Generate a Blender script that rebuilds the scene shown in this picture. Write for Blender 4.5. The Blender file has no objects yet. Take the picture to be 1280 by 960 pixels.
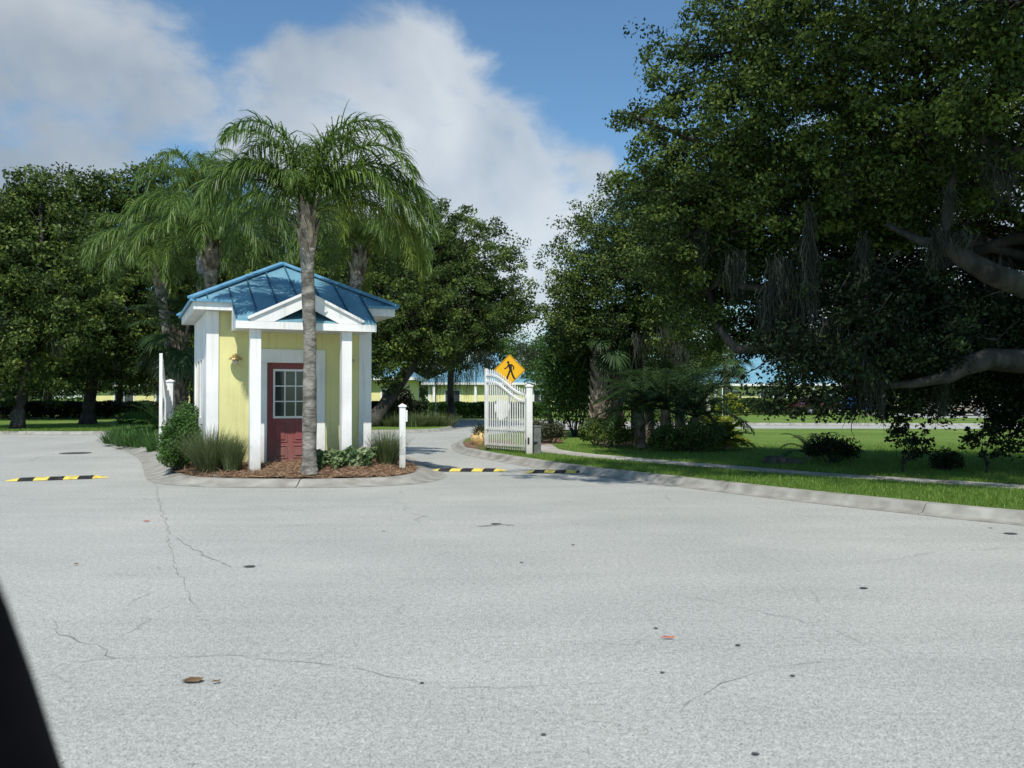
import bpy, math, random
import numpy as np
from mathutils import Vector, noise
rs = np.random.RandomState(11); random.seed(5)
R = math.radians; PI = math.pi
sc = bpy.context.scene
COL = sc.collection
F = 1108.0; HZ = 497.0; CH = 1.5
def G(px, py, z=0.0):
    Y = (CH - z)*F/(py-HZ); return ((px-640)/F*Y, Y)
def P(px, py, Y):
    return np.array([(px-640)/F*Y, Y, CH+(HZ-py)/F*Y])

# ------------------------------------------------------------------ objects
def empty(name, loc, rz=0):
    o = bpy.data.objects.new(name, None); o.location = loc; o.rotation_euler = (0, 0, rz)
    o.empty_display_size = .2; COL.objects.link(o); return o
def tag(o, label=None, cat=None, group=None, kind=None):
    if label: o['label'] = label
    if cat: o['category'] = cat
    if group: o['group'] = group
    if kind: o['kind'] = kind
    return o
def thing(name, label, cat, loc, rz=0, group=None): return tag(empty(name, loc, rz), label, cat, group)
def link(name, me, parent=None, loc=(0, 0, 0)):
    o = bpy.data.objects.new(name, me); COL.objects.link(o); o.location = loc
    if parent: o.parent = parent
    return o
def copy_tree(o, parent=None):
    c = o.copy(); COL.objects.link(c); c.parent = parent
    for ch in list(o.children): copy_tree(ch, c)
    return c
def quads_mesh(name, V, mat, tint=None, smooth=False):
    """V: (N,4,3) quads"""
    n = len(V); me = bpy.data.meshes.new(name)
    me.vertices.add(n*4); me.vertices.foreach_set('co', np.ascontiguousarray(V, dtype=np.float32).ravel())
    me.loops.add(n*4); me.loops.foreach_set('vertex_index', np.arange(n*4, dtype=np.int32))
    me.polygons.add(n); me.polygons.foreach_set('loop_start', np.arange(0, n*4, 4, dtype=np.int32))
    me.polygons.foreach_set('loop_total', np.full(n, 4, dtype=np.int32))
    if tint is not None:
        a = me.attributes.new('tint', 'FLOAT', 'POINT'); a.data.foreach_set('value', np.repeat(tint, 4).astype(np.float32))
    me.materials.append(mat); me.update(calc_edges=True); return me
class MB:
    def __init__(s): s.v = []; s.f = []
    def add(s, vs, fs):
        b = len(s.v); s.v += np.asarray(vs, dtype=float).tolist(); s.f += [tuple([b+i for i in f]) for f in fs]
    def box(s, x0, x1, y0, y1, z0, z1):
        s.add([(x0,y0,z0),(x1,y0,z0),(x1,y1,z0),(x0,y1,z0),(x0,y0,z1),(x1,y0,z1),(x1,y1,z1),(x0,y1,z1)],
              [(3,2,1,0),(4,5,6,7),(0,1,5,4),(1,2,6,5),(2,3,7,6),(3,0,4,7)])
    def prism(s, pts, d):
        """closed polygon pts (3D) extruded by vector d"""
        n = len(pts); a = [np.array(p, float) for p in pts]; b = [p+np.array(d, float) for p in a]
        s.add(a+b, [tuple(range(n))[::-1], tuple(range(n, 2*n))]+[(i, (i+1) % n, n+(i+1) % n, n+i) for i in range(n)])
    def bar(s, a, b, w, h, up=(0, 0, 1)):
        a = np.array(a, float); b = np.array(b, float); d = b-a; d /= np.linalg.norm(d)
        x = np.cross(d, up); x /= np.linalg.norm(x); u = np.cross(x, d)
        q = [a+x*w/2*i+u*h/2*j for i, j in ((-1,-1),(1,-1),(1,1),(-1,1))]
        s.prism(q, b-a)
    def tube(s, pts, rad, n=8, cap=True):
        pts = np.asarray(pts, dtype=float); m = len(pts); ref = np.array([0.13, 0.31, .94])
        T = np.empty_like(pts); T[1:-1] = pts[2:]-pts[:-2]; T[0] = pts[1]-pts[0]; T[-1] = pts[-1]-pts[-2]
        T /= np.linalg.norm(T, axis=1)[:, None]+1e-9
        X = np.cross(T, ref); bad = np.linalg.norm(X, axis=1) < .25
        if bad.any(): X[bad] = np.cross(T[bad], np.array([1., 0, 0]))
        X /= np.linalg.norm(X, axis=1)[:, None]; Yv = np.cross(T, X)
        r = np.asarray(rad if hasattr(rad, '__len__') else [rad]*m, dtype=float)
        a = np.arange(n)*2*PI/n
        vs = pts[:, None]+r[:, None, None]*(X[:, None]*np.cos(a)[None, :, None]+Yv[:, None]*np.sin(a)[None, :, None])
        b0_ = len(s.v); s.v += vs.reshape(-1, 3).tolist()
        I = np.arange(m-1)[:, None]*n+b0_; K = np.arange(n)[None]; K2 = (K+1) % n
        s.f += np.stack([I+K, I+K2, I+n+K2, I+n+K], -1).reshape(-1, 4).tolist()
        if cap: s.f += [tuple(range(b0_, b0_+n))[::-1], tuple(range(b0_+(m-1)*n, b0_+m*n))]
    def lathe(s, c, prof, n=16):
        c = np.array(c, float); vs = []
        for r, z in prof:
            for k in range(n): a = 2*PI*k/n; vs.append(c+np.array([r*math.cos(a), r*math.sin(a), z]))
        m = len(prof)
        s.add(vs, [(i*n+k, i*n+(k+1) % n, (i+1)*n+(k+1) % n, (i+1)*n+k) for i in range(m-1) for k in range(n)]
              + [tuple(range(n))[::-1], tuple((m-1)*n+k for k in range(n))])
    def build(s, name, mat, parent=None, smooth=False, bevel=0, loc=(0, 0, 0)):
        me = bpy.data.meshes.new(name); me.from_pydata(s.v, [], s.f); me.materials.append(mat); me.update()
        if smooth: me.polygons.foreach_set('use_smooth', [True]*len(me.polygons))
        o = link(name, me, parent, loc)
        if bevel:
            b = o.modifiers.new('bevel', 'BEVEL'); b.width = bevel; b.segments = 2; b.limit_method = 'ANGLE'
        return o

# ------------------------------------------------------------------ materials
def nodes(name):
    m = bpy.data.materials.new(name); m.use_nodes = True; nt = m.node_tree
    return m, nt, nt.nodes['Principled BSDF'], nt.nodes['Material Output']
def N(nt, t, **kw):
    n = nt.nodes.new(t)
    for k, v in kw.items():
        if k in n.inputs: n.inputs[k].default_value = v
        else: setattr(n, k, v)
    return n
def ramp(nt, stops, interp='LINEAR'):
    r = nt.nodes.new('ShaderNodeValToRGB'); e = r.color_ramp.elements; r.color_ramp.interpolation = interp
    while len(e) > 1: e.remove(e[-1])
    for i, (p, c) in enumerate(stops):
        q = e[0] if i == 0 else e.new(p)
        q.position = p; q.color = (c, c, c, 1) if not hasattr(c, '__len__') else (*c[:3], 1)
    return r
def noisy(name, c1, c2, scale=6, rough=.7, bump=.2, bscale=None, detail=6, spec=.3, metallic=0, lo=.35, hi=.65, bdist=.02, aniso=None):
    m, nt, b, out = nodes(name); L = nt.links
    tc = N(nt, 'ShaderNodeTexCoord'); mp = N(nt, 'ShaderNodeMapping')
    if aniso: mp.inputs['Scale'].default_value = aniso
    L.new(tc.outputs['Object'], mp.inputs[0])
    n1 = N(nt, 'ShaderNodeTexNoise', Scale=scale, Detail=detail); L.new(mp.outputs[0], n1.inputs[0])
    r = ramp(nt, [(lo, c1), (hi, c2)]); L.new(n1.outputs[0], r.inputs[0]); L.new(r.outputs[0], b.inputs['Base Color'])
    b.inputs['Roughness'].default_value = rough; b.inputs['Specular IOR Level'].default_value = spec
    b.inputs['Metallic'].default_value = metallic
    if bump:
        n2 = N(nt, 'ShaderNodeTexNoise', Scale=bscale or scale*4, Detail=5); L.new(mp.outputs[0], n2.inputs[0])
        bp = N(nt, 'ShaderNodeBump', Strength=bump, Distance=bdist); L.new(n2.outputs[0], bp.inputs['Height']); L.new(bp.outputs[0], b.inputs['Normal'])
    return m
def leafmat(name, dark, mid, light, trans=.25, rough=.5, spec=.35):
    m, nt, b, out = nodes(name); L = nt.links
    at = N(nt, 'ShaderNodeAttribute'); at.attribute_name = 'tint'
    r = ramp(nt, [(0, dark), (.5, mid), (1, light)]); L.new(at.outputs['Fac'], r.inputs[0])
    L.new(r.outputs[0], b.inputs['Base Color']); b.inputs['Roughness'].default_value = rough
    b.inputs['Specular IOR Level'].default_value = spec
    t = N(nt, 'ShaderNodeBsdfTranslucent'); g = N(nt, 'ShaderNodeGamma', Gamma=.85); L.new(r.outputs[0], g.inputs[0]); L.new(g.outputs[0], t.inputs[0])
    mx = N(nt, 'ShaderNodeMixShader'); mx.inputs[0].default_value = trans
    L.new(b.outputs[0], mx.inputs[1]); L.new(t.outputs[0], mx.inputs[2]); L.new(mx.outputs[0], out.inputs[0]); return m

M = {}
# bleached, shell-aggregate asphalt
m, nt, b, out = nodes('asphalt'); L = nt.links; M['asphalt'] = m
tc = N(nt, 'ShaderNodeTexCoord')
n1 = N(nt, 'ShaderNodeTexNoise', Scale=88., Detail=3, Roughness=.95); n1b = N(nt, 'ShaderNodeTexNoise', Scale=24., Detail=3, Roughness=.9); L.new(tc.outputs['Object'], n1b.inputs[0]); nmx = N(nt, 'ShaderNodeMix'); nmx.inputs[0].default_value = .27; L.new(tc.outputs['Object'], n1.inputs[0])
r1 = ramp(nt, [(.36, (.05, .05, .045)), (.43, (.26, .26, .235)), (.50, (.405, .407, .375)), (.57, (.54, .542, .50)), (.65, (.88, .88, .82))]); L.new(n1.outputs[0], nmx.inputs[2]); L.new(n1b.outputs[0], nmx.inputs[3]); L.new(nmx.outputs[0], r1.inputs[0])
n2 = N(nt, 'ShaderNodeTexNoise', Scale=.35, Detail=7, Roughness=.6); L.new(tc.outputs['Object'], n2.inputs[0])
r2 = ramp(nt, [(.3, (.84, .86, .85)), (.7, (1.06, 1.05, 1.04))]); L.new(n2.outputs[0], r2.inputs[0])
mx = N(nt, 'ShaderNodeMix', data_type='RGBA', blend_type='MULTIPLY'); mx.inputs[0].default_value = 1
L.new(r1.outputs[0], mx.inputs[6]); L.new(r2.outputs[0], mx.inputs[7])
mp3 = N(nt, 'ShaderNodeMapping'); mp3.inputs['Scale'].default_value = (.25, 1.4, 1); mp3.inputs['Rotation'].default_value = (0, 0, R(-12)); L.new(tc.outputs['Object'], mp3.inputs[0])
n3 = N(nt, 'ShaderNodeTexNoise', Scale=1.3, Detail=6, Roughness=.65); L.new(mp3.outputs[0], n3.inputs[0])
r3 = ramp(nt, [(.35, .94), (.62, 1.03)]); L.new(n3.outputs[0], r3.inputs[0])
mx2 = N(nt, 'ShaderNodeMix', data_type='RGBA', blend_type='MULTIPLY'); mx2.inputs[0].default_value = 1
L.new(mx.outputs[2], mx2.inputs[6]); L.new(r3.outputs[0], mx2.inputs[7])
# hairline cracks
nw = N(nt, 'ShaderNodeTexNoise', Scale=.9, Detail=5); L.new(tc.outputs['Object'], nw.inputs[0])
va = N(nt, 'ShaderNodeVectorMath', operation='MULTIPLY_ADD'); va.inputs[1].default_value = (1.2, 1.2, 0); L.new(nw.outputs['Color'], va.inputs[0]); L.new(tc.outputs['Object'], va.inputs[2])
vo = N(nt, 'ShaderNodeTexVoronoi', feature='DISTANCE_TO_EDGE', Scale=.28); L.new(va.outputs[0], vo.inputs[0])
rc = ramp(nt, [(0, 0), (.0012, 0), (.0032, 1)]); L.new(vo.outputs[0], rc.inputs[0])
nm = N(nt, 'ShaderNodeTexNoise', Scale=1.1, Detail=2); L.new(tc.outputs['Object'], nm.inputs[0])
rm = ramp(nt, [(.5, 1), (.62, .35)]); L.new(nm.outputs[0], rm.inputs[0])
mxa = N(nt, 'ShaderNodeMath', operation='MAXIMUM'); L.new(rc.outputs[0], mxa.inputs[0]); L.new(rm.outputs[0], mxa.inputs[1])
mx4 = N(nt, 'ShaderNodeMix', data_type='RGBA', blend_type='MULTIPLY'); mx4.inputs[0].default_value = .35
L.new(mx2.outputs[2], mx4.inputs[6]); L.new(mxa.outputs[0], mx4.inputs[7])
L.new(mx4.outputs[2], b.inputs['Base Color']); b.inputs['Roughness'].default_value = .85; b.inputs['Specular IOR Level'].default_value = .2
bp = N(nt, 'ShaderNodeBump', Strength=.12, Distance=.003); L.new(n1.outputs[0], bp.inputs['Height']); L.new(bp.outputs[0], b.inputs['Normal'])

M['concrete'] = noisy('concrete', (.22, .21, .18), (.38, .37, .33), 3.5, .85, .25, 40, spec=.2, lo=.3, hi=.7)
M['path'] = noisy('path_concrete', (.30, .28, .24), (.47, .45, .40), 2.5, .85, .2, 40, spec=.2)
M['crack'] = noisy('crack_filler', (.15, .15, .135), (.40, .40, .37), 20, .9, 0)
M['joint'] = noisy('joint_filler', (.20, .195, .175), (.33, .325, .30), 8, .9, 0)
M['gutter_dirt'] = noisy('gutter_dirt', (.11, .10, .085), (.30, .28, .24), 4, .95, .3, 30)
M['stain'] = noisy('stain', (.045, .045, .045), (.10, .10, .10), 20, .8, 0)
M['iron'] = noisy('cast_iron', (.05, .048, .045), (.11, .105, .1), 30, .7, .3)
# lawns
m, nt, b, out = nodes('lawn'); L = nt.links; M['lawn'] = m
tc = N(nt, 'ShaderNodeTexCoord')
a1 = N(nt, 'ShaderNodeTexNoise', Scale=.35, Detail=6, Roughness=.6); L.new(tc.outputs['Object'], a1.inputs[0])
ra = ramp(nt, [(.32, (.115, .19, .036)), (.5, (.15, .24, .045)), (.66, (.20, .275, .07)), (.8, (.29, .29, .13))]); L.new(a1.outputs[0], ra.inputs[0])
a2 = N(nt, 'ShaderNodeTexNoise', Scale=22., Detail=5, Roughness=.8); L.new(tc.outputs['Object'], a2.inputs[0])
rb = ramp(nt, [(.3, .55), (.7, 1.25)]); L.new(a2.outputs[0], rb.inputs[0])
mx = N(nt, 'ShaderNodeMix', data_type='RGBA', blend_type='MULTIPLY'); mx.inputs[0].default_value = 1
L.new(ra.outputs[0], mx.inputs[6]); L.new(rb.outputs[0], mx.inputs[7]); L.new(mx.outputs[2], b.inputs['Base Color'])
b.inputs['Roughness'].default_value = .9; b.inputs['Specular IOR Level'].default_value = .1
bp = N(nt, 'ShaderNodeBump', Strength=.8, Distance=.05); L.new(a2.outputs[0], bp.inputs['Height']); L.new(bp.outputs[0], b.inputs['Normal'])
M['blade'] = leafmat('grass_blade', (.07, .14, .018), (.15, .26, .036), (.28, .39, .085), .35)
M['mulch'] = noisy('mulch', (.09, .055, .035), (.27, .165, .10), 9, .95, .8, 45, lo=.3, hi=.7, bdist=.03)
M['straw'] = leafmat('pine_straw', (.10, .055, .032), (.28, .165, .095), (.50, .36, .23), .1, .8)
M['dirt'] = noisy('leaf_litter', (.035, .028, .016), (.10, .075, .045), 6, .95, .6, 30)

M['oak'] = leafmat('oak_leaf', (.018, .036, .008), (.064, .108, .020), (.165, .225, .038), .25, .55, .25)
M['oak_dark'] = leafmat('shade_tinted_dark_leaf', (.006, .012, .004), (.014, .028, .008), (.036, .06, .015), .10, .55, .25)  # oak leaf darkened to paint shade on low lobes; also dark shrubs, hedges
M['oak_far'] = leafmat('far_oak_leaf', (.022, .038, .014), (.046, .078, .024), (.090, .130, .038), .18, .6, .2)
M['bright'] = leafmat('shrub_leaf', (.025, .060, .010), (.05, .12, .020), (.11, .21, .035), .25)
M['gold'] = leafmat('golden_leaf', (.10, .14, .012), (.24, .28, .025), (.42, .42, .05), .3)
M['red'] = leafmat('reddish_leaf', (.022, .022, .010), (.045, .055, .020), (.10, .09, .035), .2)
M['palm'] = leafmat('palm_leaf', (.032, .066, .011), (.088, .158, .026), (.20, .30, .060), .32, .45, .4)
M['palm_gold'] = leafmat('sun_tinted_palm_leaf', (.07, .11, .014), (.14, .20, .028), (.25, .31, .05), .35, .55, .22)  # yellower palm leaf copy, sunlight put into the colour of some fronds
M['fan'] = leafmat('fan_leaf', (.016, .036, .012), (.034, .072, .02), (.07, .125, .035), .2, .5)
M['fountain'] = leafmat('fountain_grass', (.06, .085, .03), (.12, .165, .06), (.24, .27, .13), .3)
M['strap'] = leafmat('strap_leaf', (.03, .08, .015), (.06, .15, .03), (.15, .27, .07), .3)
M['varieg'] = leafmat('variegated_leaf', (.06, .12, .04), (.16, .24, .09), (.45, .48, .30), .3)
M['moss'] = leafmat('spanish_moss', (.028, .032, .024), (.060, .067, .050), (.13, .14, .11), .25, .9, .05)
M['bark'] = noisy('oak_bark', (.018, .016, .013), (.078, .071, .060), 3, .95, .9, 14, aniso=(1, 1, .35), bdist=.05)
M['palmbark'] = noisy('palm_bark', (.09, .085, .072), (.31, .29, .25), 5.5, .95, .8, 14, aniso=(1, 1, 1.8), bdist=.03)
M['boots'] = noisy('palm_boots', (.10, .075, .05), (.38, .32, .24), 5, .95, .6, 20)
M['rachis'] = noisy('palm_rachis', (.15, .19, .05), (.26, .26, .10), 5, .6, 0)

def base_dirt(m):
    nt = m.node_tree; L = nt.links; b = nt.nodes['Principled BSDF']; src = b.inputs['Base Color'].links[0].from_socket
    tc = N(nt, 'ShaderNodeTexCoord'); sp = N(nt, 'ShaderNodeSeparateXYZ'); L.new(tc.outputs['Object'], sp.inputs[0])
    nz = N(nt, 'ShaderNodeTexNoise', Scale=7., Detail=6); L.new(tc.outputs['Object'], nz.inputs[0])
    ad = N(nt, 'ShaderNodeMath', operation='MULTIPLY_ADD'); ad.inputs[1].default_value = -.7; L.new(nz.outputs[0], ad.inputs[0]); L.new(sp.outputs[2], ad.inputs[2])
    mr = N(nt, 'ShaderNodeMapRange'); mr.inputs['From Min'].default_value = -.25; mr.inputs['From Max'].default_value = .5; mr.inputs['To Min'].default_value = .55; mr.inputs['To Max'].default_value = 0; L.new(ad.outputs[0], mr.inputs[0])
    st = N(nt, 'ShaderNodeMapping'); st.inputs['Scale'].default_value = (14, 14, .6); L.new(tc.outputs['Object'], st.inputs[0])
    n2 = N(nt, 'ShaderNodeTexNoise', Scale=1., Detail=5); L.new(st.outputs[0], n2.inputs[0])
    m2 = N(nt, 'ShaderNodeMapRange'); m2.inputs['From Min'].default_value = .52; m2.inputs['From Max'].default_value = .78; m2.inputs['To Max'].default_value = .28; L.new(n2.outputs[0], m2.inputs[0])
    mxx = N(nt, 'ShaderNodeMath', operation='MAXIMUM'); L.new(mr.outputs[0], mxx.inputs[0]); L.new(m2.outputs[0], mxx.inputs[1])
    mx = N(nt, 'ShaderNodeMix', data_type='RGBA'); L.new(mxx.outputs[0], mx.inputs[0]); L.new(src, mx.inputs[6]); mx.inputs[7].default_value = (.24, .21, .15, 1)
    L.new(mx.outputs[2], b.inputs['Base Color'])
def paint(name, c, rough=.55, spec=.35, var=.9, dirt=None, scale=1.6, bump=.08, bscale=60):
    return noisy(name, tuple(k*var for k in c), c, scale, rough, bump, bscale, spec=spec, lo=.3, hi=.6, bdist=.01)
M['white'] = paint('white_paint', (.86, .86, .83), var=.84)
M['yellow'] = paint('yellow_stucco', (.77, .735, .34), rough=.85, spec=.15, var=.88, bump=.35, bscale=45)
M['doorred'] = paint('red_door_paint', (.27, .068, .07), rough=.5, var=.85)
M['soffit'] = paint('soffit_paint', (.68, .69, .66), rough=.7)
base_dirt(M['white']); base_dirt(M['yellow']); base_dirt(M['doorred'])
M['brass'] = noisy('brass', (.30, .22, .10), (.55, .42, .2), 20, .35, .1, metallic=.8)
M['lampglass'] = noisy('lamp_glass', (.5, .45, .3), (.65, .6, .45), 10, .2, 0)
M['black'] = noisy('black_rubber', (.012, .012, .013), (.035, .034, .033), 10, .7, .2)
M['bumpyellow'] = noisy('bump_yellow', (.30, .24, .07), (.70, .56, .12), 9, .6, .2, lo=.25, hi=.5)
M['signyellow'] = paint('sign_yellow', (.86, .47, .015), rough=.4, var=.93)
M['signblack'] = paint('sign_black', (.015, .014, .012), rough=.5)
M['steel'] = noisy('galvanised_steel', (.22, .23, .23), (.4, .41, .41), 12, .5, .1, metallic=.5)
M['gray'] = noisy('operator_box_paint', (.10, .105, .10), (.17, .175, .17), 6, .6, .1)
M['ceramic'] = noisy('ochre_stone', (.42, .27, .09), (.68, .52, .25), 8, .7, .5)
M['rock'] = noisy('rock', (.05, .045, .035), (.16, .14, .11), 5, .9, .7)
M['grayroof'] = noisy('gray', (.2, .2, .2), (.3, .3, .3), 5)
# blue metal roof with oil-canning
m, nt, b, out = nodes('blue_metal_roof'); L = nt.links; M['roof'] = m
tc = N(nt, 'ShaderNodeTexCoord'); a1 = N(nt, 'ShaderNodeTexNoise', Scale=2.2, Detail=6); L.new(tc.outputs['Object'], a1.inputs[0])
ra = ramp(nt, [(.3, (.12, .285, .37)), (.7, (.23, .43, .51))]); L.new(a1.outputs[0], ra.inputs[0]); L.new(ra.outputs[0], b.inputs['Base Color'])
b.inputs['Metallic'].default_value = .15; b.inputs['Roughness'].default_value = .42; b.inputs['Specular IOR Level'].default_value = .5
mp = N(nt, 'ShaderNodeMapping'); mp.inputs['Scale'].default_value = (.8, 2.5, 2.5); L.new(tc.outputs['Object'], mp.inputs[0])
a2 = N(nt, 'ShaderNodeTexNoise', Scale=3.2, Detail=3); L.new(mp.outputs[0], a2.inputs[0])
bp = N(nt, 'ShaderNodeBump', Strength=.5, Distance=.03); L.new(a2.outputs[0], bp.inputs['Height']); L.new(bp.outputs[0], b.inputs['Normal'])
M['seam'] = noisy('roof_seam', (.02, .075, .115), (.045, .14, .20), 8, .5, 0)
M['roofcap'] = noisy('blue_ridge_cap', (.10, .27, .42), (.16, .36, .52), 4, .45, .1)
m, nt, b, out = nodes('window_glass'); M['glass'] = m
b.inputs['Base Color'].default_value = (.035, .045, .045, 1); b.inputs['Roughness'].default_value = .08; b.inputs['Specular IOR Level'].default_value = .7
M['carpaint'] = {}
def carpaint(name, c):
    m, nt, b, out = nodes(name); b.inputs['Base Color'].default_value = (*c, 1); b.inputs['Roughness'].default_value = .25
    b.inputs['Coat Weight'].default_value = .6; return m

# ------------------------------------------------------------------ ground
def inside(x, y, poly):
    P_ = np.asarray(poly, float); xi, yi = P_[:, 0], P_[:, 1]; xj, yj = np.roll(xi, 1), np.roll(yi, 1)
    x = np.atleast_1d(x)[:, None]; y = np.atleast_1d(y)[:, None]
    with np.errstate(divide='ignore', invalid='ignore'): c = ((yi > y) != (yj > y)) & (x < (xj-xi)*(y-yi)/(yj-yi)+xi)
    return c.sum(1) % 2 == 1
def inpoly(x, y, poly): return bool(inside(x, y, poly)[0])
def smooth_poly(pts, closed, it=2):
    pts = [np.array(p, float) for p in pts]
    for _ in range(it):
        q = []; n = len(pts); rng = range(n) if closed else range(n-1)
        if not closed: q.append(pts[0])
        for i in rng:
            a, b2 = pts[i], pts[(i+1) % n]; q += [a*.75+b2*.25, a*.25+b2*.75]
        if not closed: q.append(pts[-1])
        pts = q
    return pts
def offset(pts, d, closed):
    """offset to the left of travel"""
    n = len(pts); out = []
    for i in range(n):
        a = pts[i-1] if (i > 0 or closed) else pts[i]; b2 = pts[(i+1) % n] if (i < n-1 or closed) else pts[i]
        t = b2-a; t /= np.linalg.norm(t)+1e-9; out.append(pts[i]+d*np.array([-t[1], t[0]]))
    return out
def resample(pts, step, closed):
    if closed: pts = pts+[pts[0]]
    out = []; 
    for a, b2 in zip(pts[:-1], pts[1:]):
        n = max(1, int(round(np.linalg.norm(b2-a)/step))); out += [a+(b2-a)*k/n for k in range(n)]
    if not closed: out.append(pts[-1])
    return out
def sheet(name, poly, z, mat, kind='structure'):
    me = bpy.data.meshes.new(name); me.from_pydata([(p[0], p[1], z) for p in poly], [], [tuple(range(len(poly)))])
    me.materials.append(mat); me.update(); o = link(name, me)
    if me.polygons[0].normal.z < 0: me.flip_normals()
    o['kind'] = kind; return o
def kerb(name, pts, closed, h=.13, prof=None):
    """inside of the kerb lies to the left of travel"""
    prof = prof or [(-.2, .004), (-.05, .018), (-.01, .05), (.035, h-.015), (.07, h), (.19, h+.006), (.205, h-.12)]
    pts = resample(pts, .5, closed); n = len(pts); mb = MB()
    seg = 7; i = 0; last = n if closed else n-1
    cols = [offset(pts, d, closed) for d, _ in prof]
    while i < last:
        j = min(i+seg, last); rows = []
        for k in range(i, j+1):
            row = [np.array([cols[q][k % n][0], cols[q][k % n][1], prof[q][1]]) for q in range(len(prof))]
            rows.append(row)
        # small contraction joint
        for q in range(len(prof)):
            d = rows[0][q]-rows[1][q]; L_ = np.linalg.norm(d)+1e-9; rows[0][q] = rows[0][q]-d/L_*.009
            d = rows[-1][q]-rows[-2][q]; L_ = np.linalg.norm(d)+1e-9; rows[-1][q] = rows[-1][q]-d/L_*.009
        m_ = len(prof); vs = [v for r_ in rows for v in r_]
        mb.add(vs, [(a*m_+q, (a+1)*m_+q, (a+1)*m_+q+1, a*m_+q+1) for a in range(len(rows)-1) for q in range(m_-1)]
               + [tuple(range(m_)), tuple((len(rows)-1)*m_+q for q in range(m_))[::-1]])
        i = j
    o = mb.build(name, M['concrete']); o['kind'] = 'structure'; return o

sheet('ground', [(-900, -200), (900, -200), (900, 1600), (-900, 1600)], -.03, M['lawn'])
sheet('road', [(-70, -14), (70, -14), (70, 54), (-70, 54)], 0, M['asphalt'])

# right-hand verge and lawn (travel so that the inside is on the left)
Rk = [(24, -8), (14, 3.2), (9.2, 7.9)] + [G(*p) for p in ((1280, 655), (1140, 640), (1000, 625), (860, 608), (760, 596), (700, 588), (640, 578), (600, 571), (578, 565), (569, 558), (580, 551), (620, 546), (680, 541), (800, 539))] + [(22, 39.2), (60, 38.5)]
Rk = smooth_poly(Rk, False, 2)[::-1]
kerb('right_kerb', Rk, False)
inn = offset(Rk, .19, False)
verge_poly = [tuple(p) for p in inn]+[(60, -8)]
sheet('right_lawn', verge_poly, .128, M['lawn'])
# footpath strip
pa = [G(x, y, .13) for x, y in ((668, 560), (700, 566), (780, 573.5), (860, 580.5), (930, 585.5), (1000, 592), (1140, 600.5), (1280, 609))]
pa = smooth_poly([np.array(p) for p in pa]+[np.array([12.5, 9.2]), np.array([20, 1])], False, 2)
pl, pr = offset(pa, .42, False), offset(pa, -.42, False)
sheet('footpath', [tuple(p) for p in pl]+[tuple(p) for p in pr[::-1]], .135, M['path'])
pe = [G(x, y, .13) for x, y in ((668, 554), (690, 556), (700, 563), (668, 566), (652, 562))]
sheet('footpath_apron', pe, .1393, M['path'])
# booth island
Ik = [G(*p) for p in ((206, 601), (250, 606), (360, 608), (470, 606), (520, 602), (539, 595), (528, 587), (500, 574), (470, 561))] + [(-4.6, 31.5), (-9, 34), (-14, 34.5)] + [G(*p) for p in ((126, 548), (146, 556), (186, 567), (204, 585))]
Ik = smooth_poly([np.array(p) for p in Ik], True, 2)
kerb('island_kerb', Ik, True, h=.10, prof=[(-.34, .004), (-.14, .025), (-.04, .055), (.0, .07), (.1, .10), (.24, .104), (.255, .0)])
isl = [tuple(p) for p in offset(Ik, .23, True)]
sheet('island_lawn', isl, .096, M['dirt'])
# mulch mound in front of and around the booth
def mound(x, y):
    d = min(np.hypot(x-a[0], y-a[1]) for a in Ik[::2])
    return .10+.13*min(1, max(0, (d-.25)/.9))
mb = MB(); st = .16; gx = np.arange(-7.6, -1.2, st); gy = np.arange(14.8, 22, st); idx = {}
vs = []
for i, x in enumerate(gx):
    for j, y in enumerate(gy):
        if inpoly(x, y, isl):
            idx[i, j] = len(vs); vs.append((x, y, mound(x, y)+.03*noise.noise((x*2.5, y*2.5, 0))))
fs = [(idx[i, j], idx[i+1, j], idx[i+1, j+1], idx[i, j+1]) for i in range(len(gx)-1) for j in range(len(gy)-1) if all(k in idx for k in ((i, j), (i+1, j), (i+1, j+1), (i, j+1)))]
mb.add(vs, fs); o = mb.build('mulch_bed', M['mulch'], smooth=True); o['kind'] = 'structure'
# left verge, far verge and the little planted island
Lk = [(-62, 37)] + [G(*p) for p in ((-60, 542.5), (0, 543), (90, 543.5), (136, 543), (175, 540), (230, 535.5))] + [(-15.5, 49), (-11, 52.5), (0, 53.2), (6, 51), (12, 47.8), (30, 46.8), (62, 46.5)]
Lk = smooth_poly([np.array(p) for p in Lk], False, 2)
kerb('far_kerb', Lk, False)
sheet('far_lawn', [tuple(p) for p in offset(Lk, .19, False)]+[(300, 46.5), (300, 420), (-300, 420), (-300, 37)], .126, M['lawn'])
Fk = [G(*p) for p in ((360, 543), (440, 541.5), (520, 541), (556, 539), (568, 536), (560, 532), (500, 530.5), (420, 531))]
Fk = smooth_poly([np.array(p) for p in Fk], True, 2)
kerb('planted_island_kerb', Fk, True)
sheet('planted_island', [tuple(p) for p in offset(Fk, .19, True)], .127, M['lawn'])
sheet('far_pavement', [(-11, 54.2), (3, 54.1), (3, 55.8), (-11, 56)], .1325, M['path'])
sheet('far_parking', [(28, 60), (60, 59), (60, 74), (28, 76)], .134, M['asphalt'])
# mulch under gate end
mu = [G(x, y, .13) for x, y in ((578, 553), (600, 549), (640, 551), (648, 559), (600, 562), (582, 559))]
sheet('gate_mulch', mu, .1405, M['mulch'])
mu = [G(x, y, .13) for x, y in ((662, 546), (700, 546), (704, 554), (668, 557))]
sheet('shrub_mulch', mu, .1423, M['mulch'])
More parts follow.
